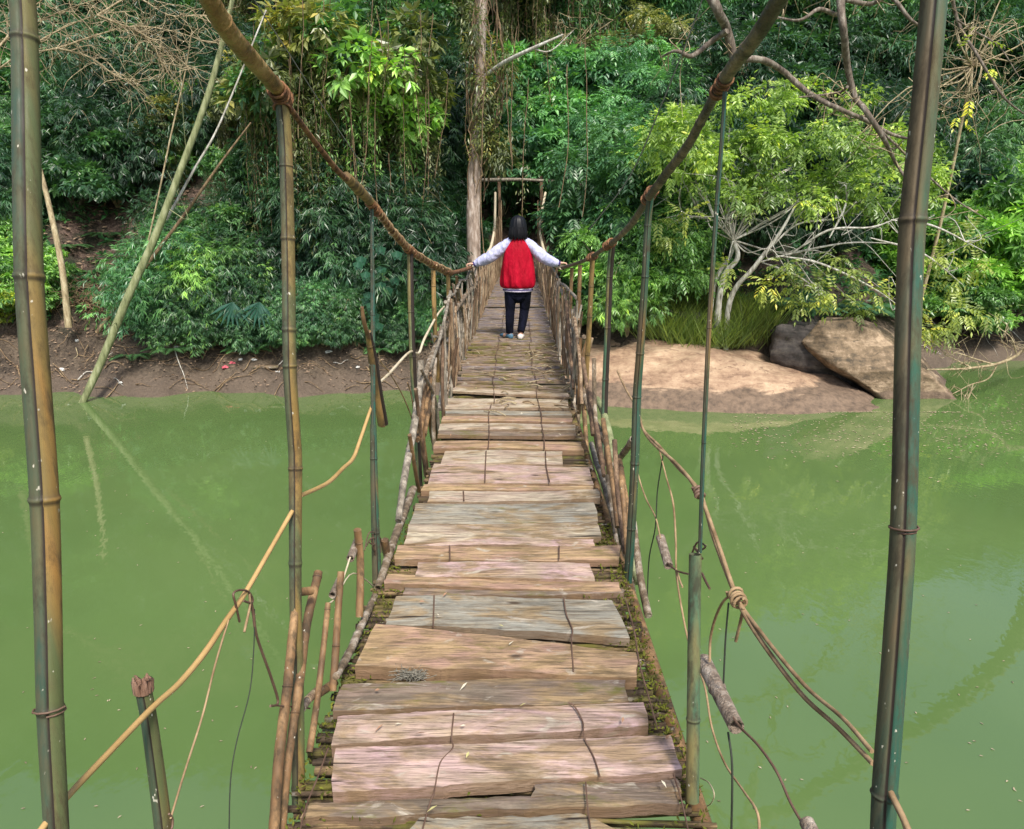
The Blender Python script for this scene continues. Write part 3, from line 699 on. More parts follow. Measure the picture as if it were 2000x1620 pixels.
# thick branches hanging in from above right
def overhang():
    base = Vector((17.5, 22, 0)); base.z = float(hgt(17.5, 22)) - .2
    t = tree('overhanging_tree', 'bare brown branches hanging into view at the upper right', loc=base); Y = 12.5
    L = lambda px, py, y=Y: tuple(PY(px, py, y) - base)
    tr = MB(); top = np.array(L(1640, -330, 13.5))
    tr.tube([(0, 0, 0), (-.6, -1, 4), (-3, -3.5, 8), top + [2, 1, .2], top], [.34, .3, .25, .18, .14], 12, smooth=6); tr.build('trunk', M_BARK, t)
    paths = [([(1640, -330), (1500, -150), (1392, -40), (1402, 20), (1420, 60), (1438, 130), (1450, 118), (1490, 118), (1530, 140), (1570, 175), (1620, 205), (1690, 235), (1740, 262), (1790, 275)], (.11, .1, .085, .07, .07, .06, .05, .05, .045, .04, .035, .03, .015)),
             ([(1420, 60), (1385, 85), (1350, 110), (1320, 100), (1290, 112)], (.05, .04, .03, .012)),
             ([(1640, -330), (1650, -100), (1642, 0), (1648, 60), (1655, 130), (1670, 190), (1690, 215), (1725, 270), (1745, 310), (1766, 345)], (.1, .08, .06, .055, .05, .045, .04, .03, .02)),
             ([(1650, -60), (1640, 25), (1600, 18), (1560, 40), (1500, 30)], (.04, .035, .025, .012)),
             ([(1650, 0), (1700, 8), (1740, -5), (1780, 40), (1830, 70)], (.035, .035, .03, .015)),
             ([(1655, 170), (1640, 180), (1590, 188), (1560, 190)], (.025, .02, .01)),
             ([(1690, 225), (1700, 240), (1740, 290), (1765, 275)], (.02, .012, .008)), ([(1620, 205), (1650, 215), (1665, 232)], (.03, .02, .008)),
             ([(1850, -60), (1870, 40), (1910, 110), (1960, 190), (2010, 230)], (.03, .025, .02, .01)), ([(1870, 40), (1900, 60), (1950, 90), (1990, 150)], (.015, .012, .006)),
             ([(1830, 200), (1860, 210), (1890, 170)], (.012, .008, .005)), ([(1720, 255), (1830, 360), (1880, 400), (1930, 430)], (.02, .014, .006))]
    tw = MB()
    for p, r_ in paths:
        b = MB(); pp = [L(*q, y=Y + .25 * math.sin(i * 1.7)) for i, q in enumerate(p)]; b.tube(pp, r_, 9, smooth=6, wob=.16); b.build('branch', M_BARK, t)
        for k in range(7):
            i_ = rng.integers(1, len(pp)); s_ = np.array(pp[i_]) * .5 + np.array(pp[i_ - 1]) * .5
            tw.tube([s_, s_ + rng.normal(size=3) * .15, s_ + rng.normal(size=3) * .38], [.01, .007, .003], 4, smooth=3)
    tw.build('twigs', M_TWIG, t)
    cl = [(L(rng.uniform(1860, 1990), rng.uniform(30, 260)), .18) for k in range(6)]
    crown(cl, 9, 'pinnate', .6, .3, .8).build('leaves', M_LEAF, t, smooth=False, color=YG)
overhang()

# pale dead twiggy shrub, upper left
def twiggy(name, label, cx, cy, y, spread, n, mat_, loc_dy=1.0, r0=.012, leafcol=None):
    o = PY(cx, cy, y); g_ = Vector((o.x, o.y + loc_dy, 0)); g_.z = float(hgt(g_.x, g_.y)) - .1
    t = tree(name, label, 'shrub', loc=g_); c = np.array(o - g_); b = MB(); tips = []
    st = MB(); st.tube([(0, 0, 0), c * .5 + [.1, 0, 0], c], [.05, .04, .03], 7, smooth=4); st.build('stem', mat_, t)
    for k in range(n):
        p = c + rng.normal(size=3) * np.array([spread[0], .5, spread[1]]) * .35; d = nrm(rng.normal(size=3) * [1, .5, .7])
        pts = [p]
        for m_ in range(5):
            d = nrm(d + rng.normal(size=3) * .45); pts.append(pts[-1] + d * rng.uniform(.12, .3))
        b.tube(pts, np.linspace(r0, .003, 13), 3, smooth=3) if False else b.tube(pts, np.linspace(r0, .003, 6), 3)
        if k % 3 == 0: b.tube([c, (c + p) / 2 + rng.normal(size=3) * .15, p], [.022, .016, .01], 4, smooth=3)
        tips += pts[2:]
    b.build('twigs', mat_, t)
    if leafcol:
        P = np.array(tips); f = MB(); leaves(f, P, rng.normal(size=P.shape), rng.normal(size=P.shape) + [0, 0, 1], .08, .03, .6); f.build('leaves', M_LEAF, t, smooth=False, color=leafcol)
def dead_shrub():
    y0 = 16.0; o = PY(-60, 400, 17.5); o.z = float(hgt(o.x, o.y)) - .1; t = tree('dead_shrub', 'sprawling pale dead twiggy shrub at the upper left corner', 'shrub', loc=o); b = MB(); st = MB()
    L = lambda px, py, y=y0: np.array(PY(px, py, y) - o)
    st.tube([(0, 0, 0), L(-90, 250), L(-50, 170)], [.09, .07, .05], 8, smooth=5); st.build('stem', M_TWIG, t)
    ls = [[(-50, 170), (40, 105), (110, 62), (190, 30), (265, 22)], [(-50, 170), (0, 90), (60, 50), (140, 15), (240, -15)], [(40, 105), (110, 95), (180, 72), (260, 52), (340, 62), (410, 85)], [(190, 30), (280, 68), (340, 108), (372, 135)], [(190, 30), (260, -5), (330, 30), (400, 30)], [(0, 90), (60, 20), (120, -30)], [(110, 95), (170, 110), (230, 150), (270, 160)], [(260, 52), (300, 90), (320, 140)]]
    for l_ in ls:
        P = [L(*q, y0 + rng.normal() * .25) for q in l_]; b.tube(P, [.024, .018, .012, .008], 5, smooth=5, wob=.2); Q = np.array(catmull(P, 7))
        for k in range(46):
            i_ = rng.integers(2, len(Q)); d = nrm(Q[i_] - Q[i_ - 2] + rng.normal(size=3) * .28); p = [Q[i_]]
            for m_ in range(5): d = nrm(d + rng.normal(size=3) * .42 + [0, 0, -.06]); p.append(p[-1] + d * rng.uniform(.1, .24))
            b.tube(p, np.linspace(.009, .0035, 6), 3)
            if k % 2:
                p2 = [p[2]]; d = nrm(d + rng.normal(size=3) * .8)
                for m_ in range(3): d = nrm(d + rng.normal(size=3) * .4); p2.append(p2[-1] + d * .12)
                b.tube(p2, .0045, 3)
    b.build('twigs', M_TWIG, t)
dead_shrub()
twiggy('bare_shrub', 'bare twiggy shrub behind the top of the thick right post', 1900, 130, 17, (2.2, 2.2), 90, M_TWIG)
twiggy('dry_shrub', 'dry twigs hanging behind the thick left post low on the bank', 170, 590, 17.6, (1.6, .5), 120, M_VINE, r0=.009)
twiggy('brown_vine_tangle', 'brown tangle of dry vine beside the tall trunk', 1090, 120, 24, (3, 2.2), 170, M_TWIG, r0=.012)

def pole_thing(name, label, pts, r, m, cat='trunk', twigs=0, group=None):
    b = MB(); P = [Vector(p) for p in pts]; o = P[0]
    if twigs:
        t = tag(empty(name, o), label, cat, group); b.tube([tuple(p - o) for p in P], r, 9, smooth=6, wob=.08); b.build('stem', m, t); c = MB()
        for k in range(twigs):
            i_ = rng.integers(0, len(P) - 1); s_ = np.array(P[i_] - o) * .5 + np.array(P[i_ + 1] - o) * .5
            c.tube([s_, s_ + rng.normal(size=3) * .3, s_ + rng.normal(size=3) * .8], [.012, .008, .004], 4, smooth=3)
        c.build('twigs', m, t); return t
    b.tube([tuple(p) for p in P], r, 9, smooth=6, wob=.08)
    return tag(b.build(name, m, org=tuple(o)), label, cat, group)
pole_thing('leaning_tree', 'long mossy grey-green trunk leaning up from the left waterline', [PY(160, 790, 14.6), PY(205, 690, 14.9), PY(250, 580, 15.1), PY(300, 470, 15.3), PY(350, 340, 15.5), PY(405, 190, 15.7), PY(445, 40, 15.9), PY(470, -80, 16)], [.07, .08, .08, .075, .068, .06, .05, .03], M_MOSSLOG, twigs=4)
pole_thing('leaning_pole', 'thin reddish pole leaning right of the mossy trunk', [PY(190, 650, 16.1), PY(300, 500, 16.1), PY(360, 420, 16.1), PY(430, 320, 16.1), PY(490, 240, 16.1)], [.05, .04, .035, .025, .015], M_VINE)
pole_thing('leaning_stake', 'pale bamboo stake leaning beside the thick left post', [PY(134, 640, 16.5), PY(122, 530, 16.6), PY(100, 420, 16.8), PY(78, 330, 17)], [.08, .07, .06, .05], M_TWIG)
pole_thing('mossy_liana', 'thin pale liana parallel to the leaning mossy trunk', [PY(325, 430, 15.6), PY(380, 330, 15.8), PY(430, 240, 16), PY(520, 20, 16.5)], [.03, .025, .02, .015], M_PALE)
pole_thing('slender_liana', 'slender pale liana left of the leaning mossy trunk', [PY(290, 470, 15.8), PY(310, 380, 15.8), PY(335, 260, 15.9), PY(360, 150, 16), PY(375, 60, 16)], [.018, .018, .015, .012], M_TWIG)
b = None
fb = [[(2010, 672), (1985, 695), (1945, 712), (1890, 720), (1850, 722), (1810, 722)], [(1950, 708), (1930, 740), (1895, 752), (1860, 770), (1835, 778)], [(1985, 690), (1975, 660), (1950, 640)], [(1900, 720), (1860, 700), (1840, 690)], [(1940, 712), (1900, 700), (1870, 690), (1850, 695)], [(1900, 750), (1890, 780), (1870, 790)]]
P0 = PY(2060, 640, 16); t = tag(empty('fallen_branch', P0), 'fallen bare branch drooping over the water at the right edge', 'branch')
b = MB(); b.tube([(0, 0, 0), tuple(PY(2010, 672, 15) - P0)], [.05, .045], 7)
for k, p in enumerate(fb):
    pp = [tuple(PY(a, c, 15) - P0) for a, c in p]; b.tube(pp, [.04, .03, .012] if k == 0 else [.018, .012, .006], 6, smooth=5)
    for q in range(9):
        i_ = rng.integers(1, len(pp)); s_ = np.array(pp[i_]) * .5 + np.array(pp[i_ - 1]) * .5; b.tube([s_, s_ + rng.normal(size=3) * .13 + [0, 0, .04], s_ + rng.normal(size=3) * .25], [.008, .006, .003], 4, smooth=3)
b.build('stem', M_TWIG, t)

# hanging lianas
def liana(px, py0, py1, y, r=.009, leafy=False, lab='thin brown liana hanging'):
    o = PY(px, py0, y); m = 14; zz = np.linspace(0, 1, m); e = PY(px + rng.normal() * 12, py1, y); d = np.array(e - o)
    P = zz[:, None] * d + np.c_[np.sin(zz * rng.uniform(2, 5) + rng.random() * 6) * .07 + np.cumsum(rng.normal(size=m)) * .008, np.cumsum(rng.normal(size=m)) * .01, np.zeros(m)]
    b = MB(); b.tube(P, r, 4, smooth=2); lbl = lab + ' ' + where(px, (py0 + py1) / 2).split('slope ')[-1]
    if not leafy:
        return tag(b.build('liana', M_VINE, org=None), lbl, 'vine', 'lianas hanging from the trees'), o
    t = tag(empty('liana', o), lbl, 'vine', 'lianas hanging from the trees'); b.build('stem', M_VINE, t)
    f = MB(); spray(f, P[2:], rng.normal(size=(m - 2, 3)), 'fine', .8, .4 + .3 * rng.random(m - 2)); f.build('leaves', M_LEAF, t, smooth=False, color=OL)
    return t, o
for k in range(30):
    px = [560, 600, 640, 680, 720, 750, 790, 830, 870, 1000, 1060, 1130][k % 12] + rng.normal() * 22; a = rng.uniform(-60, 200); leafy = k % 2 == 0
    t, o = liana(px, a, a + rng.uniform(120, 380), rng.uniform(16.4, 17.6), leafy=leafy, lab=('leafy' if leafy else 'thin bare brown') + ' liana hanging')
    t.location = o
t, o = liana(940, 180, 520, 16.5, .012, lab='single straight pale liana hanging in front of the slope'); t.location = o

# chosen plants
for k in range(26):
    px = 275 + k * 22 + rng.normal() * 8; shrub('fern' if k % 3 == 0 else 'bamboo%d' % (k % 2), px, 668 + rng.normal() * 10, rng.uniform(.38, .62) if k % 3 else .9, [MD, FR, BL, MD][k % 4], 'small drooping plant on the lip of the left mud bank ' + ('beside the leaning trunk' if px < 400 else 'left of the second post' if px < 560 else 'right of the second post'), group='plants on the lip of the mud bank')
for k, (px, y, s_, c_) in enumerate([(1140, 24, 1.5, FR), (1240, 18.8, 1.25, FR), (1270, 18.4, 1.2, FR), (1230, 18.6, 1.3, MD), (1225, 17.4, .9, FR), (1255, 17.2, .95, BR)]):
    p = PY(px, 450, y)
    put(('pinnate%d' if k % 2 else 'broad%d') % (k % 3 % 2), (p.x, p.y, float(hgt(p.x, p.y)) - .1), s_, c_, COLN[c_] + ' layered small tree right of the person and the bridge', 'tree', 'small trees right of the person')
for k, (px, y, s_) in enumerate([(1890, 21.5, 1.5), (1960, 21.8, 1.6), (2030, 22.5, 1.7), (1930, 20.4, 1.1), (2000, 20.6, 1.2), (1850, 21, 1.1)]):
    p = PY(px, 450, y)
    put('broad%d' % (k % 2), (p.x, p.y, float(hgt(p.x, p.y)) - .1), s_, (.17, .36, .07), 'lime green sunlit bush at the right edge above the water', 'shrub', 'lime green bushes at the right edge')
for k, (px, y) in enumerate([(1300, 16.6), (1340, 16.4), (1375, 16.8), (1410, 16.5), (1440, 16.7), (1330, 17.1), (1390, 17.3), (1455, 17.1), (1290, 17.2)]):
    p = PY(px, 650, y)
    put('grass', (p.x, p.y, max(float(hgt(p.x, p.y)), .85)), 1.3, (.17, .25, .06), 'clump of long pale green grass on the bank above the slab', 'grass', 'grass tufts on the hillside')
for k, (px, y, s_, c_) in enumerate([(560, 18.6, 1.35, MD), (615, 18.2, 1.5, OL), (665, 18.8, 1.6, MD), (715, 18.3, 1.5, BR), (765, 18.9, 1.45, OL), (1110, 25, 1.7, MD), (985, 24, 1.7, OL)]):
    p = PY(px, 450, y)
    put('vine%d' % (k % 2), (p.x, p.y, float(hgt(p.x, p.y)) - .1), s_, c_, 'tall leafy ' + COLN[c_] + ' vine-draped tree near the water ' + where(px, 200).split('slope ')[1], 'tree', 'trees on the hillside')
shrub('bamboo0', 330, 655, .95, FR, 'bright narrow-leaved shrub overhanging the mud bank right of the leaning trunk')
shrub('bamboo1', 400, 665, .9, BR, 'leafy green narrow-leaved shrub spilling over the mud bank, middle of three')
shrub('bamboo0', 500, 650, .9, MD, 'dark narrow-leaved shrub over the bank beside the second left post')
shrub('bamboo1', 690, 630, .95, BL, 'dark drooping narrow-leaved shrub over the bank behind the hanging broken bamboo')
shrub('bamboo0', 780, 600, .9, DK, 'dark drooping shrub beside the left railing sticks')
shrub('broad1', 895, 560, .85, FR, 'fresh green layered shrub hiding the foot of the tall trunk')
shrub('broad0', 850, 530, 1.0, FR, 'fresh green layered shrub left of the person')
shrub('pinnate0', 1205, 540, .85, FR, 'fresh green feather-leaved tree just right of the person')
shrub('pinnate1', 1030, 360, 1.2, FR, 'fresh green feather-leaved tree behind the far end of the bridge')
shrub('broad1', 1180, 640, 1.0, BR, 'bright green shrub with yellowish tips at the right railing')
shrub('bamboo1', 1225, 655, .8, BR, 'bright green drooping shrub behind the third right post')
for px, py in ((1350, 640), (1400, 655), (1430, 640), (1320, 610), (1375, 620), (1460, 660)):
    shrub('grass', px, py, 1.5, (.11, .15, .04), 'clump of long pale green grass on the bank above the slab')
for px, py in ((1570, 610), (1625, 600), (1680, 605), (1720, 615), (1780, 610), (1840, 600), (1900, 605), (1960, 600), (1990, 620), (1520, 590)):
    shrub('fern', px, py, 1.4, BL, 'drooping dark fern on the bank behind the tilted boulder')
for px, py in ((20, 600), (10, 640), (45, 570), (70, 610)):
    shrub('broad0', px, py, .6, YG if px < 30 else BR, 'bright yellowish green bush at the left edge above the mud')
f = MB()   # two large drooping hand-shaped leaves
for cx in (455, 507):
    o = PY(cx, 590, 16.0)
    for k in range(8):
        a = -2.6 + k * .32; P = np.array([list(o)]); d = np.array([[math.cos(a - .3) * .8, -.35, math.sin(a - .3) * .9 - .15]])
        leaves(f, P, d, np.array([[0, -1, .7]]), .62, .09, .35, .15)
tag(f.build('palm_leaf', M_LEAF, smooth=False, color=(.035, .14, .09)), 'pair of large bluish hand-shaped leaves over the mud bank', 'plant')
f = MB()   # heart-leaved climber
for k in range(16):
    o = PY(735 + rng.normal() * 18, 480 + k * 10, 15.8 + rng.random() * .5)
    for s_ in (-.05, .05): leaves(f, np.array([list(o)]), np.array([[s_ * 6, -.1, -.9]]), np.array([[0, -1, .5]]), .22, .2, .5, .1)
tag(f.build('heart_leaved_vine', M_LEAF, smooth=False, color=(.03, .12, .07)), 'climber with broad heart-shaped leaves left of the bridge', 'vine')

# driftwood, rubbish and sticks on the mud
for k in range(40):
    x_ = rng.uniform(-12.5, 1); y_ = float(np.interp(x_, EX, EYL)) + rng.uniform(1.2, 2.0); z_ = float(hgt(x_, y_)); b = MB(); L_ = rng.uniform(.25, .8)
    b.tube([(0, 0, .1), (rng.normal() * .05, -.2, -.05), (rng.normal() * .12, -.32, -L_ * .6), (rng.normal() * .2, -.38, -L_)], [.012, .009, .006, .003], 4, smooth=4)
    o = b.build('hanging_root', M_VINE if k % 3 else M_TWIG); o.location = (x_, y_, z_ + .05); tag(o, 'thin root trailing down the face of the left mud bank', 'root', 'roots trailing from the left bank')
def stick_on_bank(px, py, ln, r, m, label, cat='stick', group='sticks lying on the mud bank', name='driftwood'):
    p = ground_hit(px, py)
    if p is None: return
    a = rng.normal() * .5; m_ = 5; q = np.linspace(-.5, .5, m_) * ln
    X_ = p.x + q * math.cos(a); Y_ = p.y + q * math.sin(a); Zz = hgt(X_, Y_) + r + rng.random(m_) * .06
    b = MB(); b.tube(np.stack([X_, Y_, Zz], -1), np.linspace(r, r * .4, 13), 6, smooth=3, wob=.2)
    tag(b.build(name, m, org=tuple(p)), label, cat, group)
for k in range(130):
    px = rng.uniform(0, 860) if k < 105 else rng.uniform(1780, 2000); py = rng.uniform(655, 768) if k < 105 else rng.uniform(640, 690)
    side = 'left mud bank' if k < 105 else 'red mud bank at the right edge'
    pale = rng.random() < .1; stick_on_bank(px, py, rng.uniform(.25, .9), rng.uniform(.007, .018), M_PALE if pale else M_VINE, ('pale' if pale else 'dark') + ' stick washed up on the ' + side)
mw = plain('white_plastic', (.6, .6, .58), .4); mp_ = plain('pink_plastic', (.6, .12, .16), .4)
for k, (px, py, c) in enumerate([(150, 668, 0), (440, 720, 1), (455, 712, 1), (470, 705, 0), (120, 725, 0), (270, 752, 0), (235, 750, 0), (545, 730, 0), (345, 680, 0), (495, 705, 0), (640, 690, 0), (660, 745, 0), (700, 720, 0), (1340, 720, 0)]):
    p = ground_hit(px, py)
    if px > 1300: p = PY(px, py, 15.6)
    bm = bmesh.new(); bmesh.ops.create_icosphere(bm, subdivisions=3, radius=.09)
    for v in bm.verts: v.co = Vector((v.co.x * 1.2, v.co.y, v.co.z * .5)) * (1 + .7 * mnoise.noise(v.co * 18 + Vector((k, 0, 0))))
    me = bpy.data.meshes.new('plastic_scrap'); bm.to_mesh(me); bm.free(); me.materials.append(mp_ if c else mw)
    o = bpy.data.objects.new('plastic_scrap', me); COL.objects.link(o); o.location = p + Vector((0, 0, .03)); o.scale = [rng.uniform(.35, .85)] * 3
    tag(o, ('pink' if c else 'pale') + ' scrap of plastic ' + ('on the tan rock slab' if px > 1300 else 'among the litter on the left mud bank'), 'litter', 'plastic scraps on the bank')
p = ground_hit(520, 722); b = MB(); b.box((0, 0, .06), (.55, .16, .05), .1, .1)
tag(b.build('washed_up_board', PL_BROWN, org=None), 'short grey board washed up on the mud by the second left post', 'board').location = p
# mud-bank litter and floating bits
n_ = 2600; x = rng.uniform(-13, 3, n_); e = np.interp(x, EX, EYL); y = e + .15 + rng.random(n_) * 2.0; z = hgt(x, y) + .02
f = MB(); leaves(f, np.c_[x, y, z], rng.normal(size=(n_, 3)) * [1, 1, .2], rng.normal(size=(n_, 3)) * .5 + [0, 0, 1], .09, .035, rng.random(n_), .1)
lm = plain('dry_leaf', (.1, .06, .035), .8, .3, 40, (.4, .29, .2))
tag(f.build('leaf_litter', lm, smooth=False), 'dry leaf litter scattered over the mud bank', 'leaf litter', kind='stuff')
n_ = 3000; x = rng.uniform(-13, -4.5, n_); y = rng.uniform(17.2, 23, n_); z = hgt(x, y) + .03
f = MB(); leaves(f, np.c_[x, y, z], rng.normal(size=(n_, 3)) * [1, 1, .3], rng.normal(size=(n_, 3)) * .6 + [0, -.3, 1], .16, .06, rng.random(n_), .1)
tag(f.build('slope_litter', lm, smooth=False), 'brown fallen leaves on the bare slope behind the leaning trunk', 'leaf litter', kind='stuff')
f = MB(); n_ = 900; px = rng.uniform(1430, 2000, n_); py = rng.normal(size=n_) * 35 + 825
P = np.array([list(PZ(a, max(c, 735 if a > 1880 else 805), .006)) for a, c in zip(px, py)])
leaves(f, P, rng.normal(size=(n_, 3)) * [1, 1, 0], np.tile([0, 0, 1.], (n_, 1)), rng.uniform(.02, .1, n_), .025, rng.random(n_), 0)
n2 = 260; P = np.array([list(PZ(rng.uniform(0, 2000), rng.uniform(790, 1600), .006)) for k in range(n2)])
P = P[(np.abs(P[:, 0]) > .7)]; leaves(f, P, rng.normal(size=P.shape) * [1, 1, 0], np.tile([0, 0, 1.], (len(P), 1)), .03, .012, .9, 0)
tag(f.build('floating_leaves', plain('floating_leaf', (.1, .08, .04), .7, .4, 20, (.5, .42, .28)), smooth=False), 'small leaves and specks floating on the green water', 'floating leaves', kind='stuff')

# ------------------------------------------------------------ the bridge
DZ = 2.2
BR_ = tag(empty('suspension_bridge', (0, 0, DZ)), 'old bamboo and plank footbridge hung on wrapped cables across the river', 'bridge')
BO = Vector((0, 0, DZ))
def bp(mb, name, m, label=None, parent=None, smooth=True, kind=None):
    o = mb.build(name, m, parent or BR_, smooth=smooth, org=tuple(BO))
    if label: o['label'] = label
    if kind: o['kind'] = kind
    return o
def bpc(mb, name, m, label=None, smooth=True, kind=None):
    """part with its origin at its own middle (so its grain sits well)"""
    V = np.vstack(mb.v); c = (V.min(0) + V.max(0)) / 2
    o = mb.build(name, m, BR_, smooth=smooth, org=tuple(c)); o.location = Vector(c) - BO
    if label: o['label'] = label
    if kind: o['kind'] = kind
    return o
def plank_mesh(q, th=.032, nx=44, nyy=5, top=None, jag=.0035, warp=.005):
    """q: four px corners of the top face TL TR BR BL"""
    z = DZ + .02 + (top or 0)
    c = [np.array(PZ(a, e, z)) for a, e in q]; mb = MB(); ph = rng.random(6) * 9
    U = np.linspace(0, 1, nx); Vv = np.linspace(0, 1, nyy); G = np.zeros((nx, nyy, 3))
    for i_, u in enumerate(U):
        t_ = c[0] * (1 - u) + c[1] * u; b_ = c[3] * (1 - u) + c[2] * u
        je = jag * (math.sin(u * 9 + ph[0]) + .6 * math.sin(u * 23 + ph[1]) + .7 * rng.normal() * .5); jf = jag * (math.sin(u * 11 + ph[2]) + .5 * math.sin(u * 31 + ph[3]) + .35 * rng.normal())
        t_ = t_ + [0, je, 0]; b_ = b_ + [0, jf, 0]
        for j_, v in enumerate(Vv):
            p = t_ * (1 - v) + b_ * v; p[2] += warp * math.sin(u * 5 + ph[4]) + warp * .5 * math.sin(v * 4 + ph[5]) * math.cos(u * 3)
            if i_ in (0, nx - 1): p[0] += rng.normal() * .0015 + .006 * math.sin(v * 3 + ph[5])
            if j_ in (0, nyy - 1): p[2] -= .003
            G[i_, j_] = p
    i, j = np.meshgrid(np.arange(nx - 1), np.arange(nyy - 1), indexing='ij')
    f = np.stack([i * nyy + j, i * nyy + j + 1, (i + 1) * nyy + j + 1, (i + 1) * nyy + j], -1).reshape(-1, 4)
    mb.add(G.reshape(-1, 3), f); B = G.copy(); B[..., 2] -= th; mb.add(B.reshape(-1, 3), f[:, ::-1])
    for A, Bb, fl in ((G[:, 0], B[:, 0], 0), (G[:, -1], B[:, -1], 1), (G[0], B[0], 1), (G[-1], B[-1], 0)):
        m_ = len(A); ff = [[k, k + 1, m_ + k + 1, m_ + k] if fl == 0 else [k + 1, k, m_ + k, m_ + k + 1] for k in range(m_ - 1)]
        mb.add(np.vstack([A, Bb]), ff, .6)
    return mb
PK = [([(818, 1597), (1130, 1588), (1262, 1650), (770, 1665)], PL_GREY, .03, 0, 'wide grey board at the near edge'),
      ([(600, 1566), (1310, 1545), (1330, 1572), (590, 1592)], PL_BROWN, .03, -.008, None),
      ([(1040, 1532), (1320, 1520), (1332, 1545), (1040, 1556)], PL_BROWN, .02, -.004, None),
      ([(652, 1466), (1306, 1430), (1336, 1500), (650, 1550)], PL_PINK, .035, .012, 'wide pinkish plank nearest the camera'),
      ([(656, 1402), (1254, 1366), (1268, 1416), (647, 1452)], PL_PINK, .04, .008, None),
      ([(668, 1338), (1218, 1316), (1231, 1366), (651, 1391)], PL_BROWN, .025, .002, None),
      ([(731, 1219), (1244, 1270), (1248, 1320), (697, 1300)], PL_TAN, .045, .015, 'thick split tan plank'),
      ([(771, 1163), (1192, 1169), (1233, 1243), (755, 1218)], PL_GREY, .028, .008, 'grey saw-marked plank'),
      ([(790, 1148), (1216, 1150), (1218, 1160), (786, 1160)], PL_BROWN, .02, -.01, None),
      ([(818, 1095), (1153, 1100), (1160, 1133), (808, 1124)], PL_PINK, .025, .01, None),
      ([(758, 1123), (1208, 1134), (1215, 1153), (752, 1142)], PL_TAN, .03, .0, None),
      ([(776, 1067), (1210, 1064), (1212, 1094), (773, 1092)], PL_TAN, .028, .004, None),
      ([(815, 1048), (1160, 1050), (1162, 1064), (812, 1066)], PL_PINK, .02, .0, None),
      ([(797, 1026), (1164, 1018), (1174, 1049), (790, 1062)], PL_PALE, .025, .006, None),
      ([(812, 985), (1159, 980), (1168, 1018), (800, 1024)], PL_GREY, .025, .003, None),
      ([(838, 960), (1166, 956), (1173, 974), (835, 980)], PL_PALE, .03, .01, None),
      ([(826, 946), (1156, 946), (1158, 955), (822, 958)], PL_TAN, .03, -.002, None),
      ([(846, 906), (1150, 910), (1161, 944), (838, 945)], PL_PINK, .025, .004, None),
      ([(868, 880), (1097, 880), (1101, 906), (862, 908)], PL_PALE, .02, .006, None),
      ([(852, 861), (1134, 862), (1140, 877), (846, 876)], PL_TAN, .03, 0, None),
      ([(858, 842), (1124, 843), (1126, 851), (856, 850)], PL_BROWN, .02, 0, None),
      ([(858, 827), (1121, 828), (1125, 839), (857, 839)], PL_PALE, .03, .004, None),
      ([(864, 813), (1118, 814), (1119, 823), (863, 823)], PL_TAN, .02, 0, None),
      ([(870, 800), (1114, 803), (1116, 810), (868, 809)], PL_GREY, .02, 0, None),
      ([(870, 777), (1108, 780), (1112, 797), (868, 797)], PL_PALE, .02, .002, None)]
for q, m, th, top, lab in PK:
    bpc(plank_mesh(q, th + .006, top=top), 'plank', m, lab, smooth=False)
bpc(plank_mesh([(884, 754), (1108, 767), (1112, 775), (884, 764)], .02, top=.012), 'plank', PL_PALE, 'narrow pale plank lying askew before the mossy slats', smooth=False)
# cross slats further on
cx = lambda y: .15 * max(0, (y - 8) / 12)
slat_far = MB(); slat_moss_n = 0; y = PZ(1000, 772, DZ).y + .03; ns = 0
while y < 22.5:
    wd = rng.uniform(.025, .07) if y < 9.6 else rng.uniform(.04, .1); hw = .52 + rng.normal() * .018
    mb = MB(); xa, xb = -hw + rng.normal() * .012, hw + rng.normal() * .012; th = .022; zc = DZ + rng.normal() * .013; rz = rng.normal() * .03
    nx = 10; xs_ = np.linspace(xa, xb, nx) + cx(y); off = np.sin(xs_ * 5 + rng.random() * 6) * .006 + xs_ * math.tan(rz)
    top = np.c_[xs_, y + off - wd / 2, np.full(nx, zc) + rng.normal(size=nx) * .005]; top2 = np.c_[xs_, y + off + wd / 2, top[:, 2] + .002]
    bo = top - [0, 0, th]; bo2 = top2 - [0, 0, th]; V = np.vstack([top, top2, bo, bo2])
    for a_, b_ in ((0, nx), (2 * nx, 0), (nx, 3 * nx)):
        mb.add(V, [[a_ + k, a_ + k + 1, b_ + k + 1, b_ + k] for k in range(nx - 1)])
    mb.add(V, [[0, nx, 3 * nx, 2 * nx], [nx - 1, 3 * nx - 1, 4 * nx - 1, 2 * nx - 1]])
    if ns < 100:
        mossy = (y < 9.8 and rng.random() < .75); bpc(mb, 'slat', PL_MOSS if mossy else (PL_SLAT if rng.random() < .8 else PL_BROWN), smooth=False)
    else: merge(slat_far, mb)
    y += wd + rng.uniform(.012, .045); ns += 1
if slat_far.v: bp(slat_far, 'far_slats', PL_SLAT, 'narrow cross slats at the far end of the walkway', smooth=False, kind='stuff')
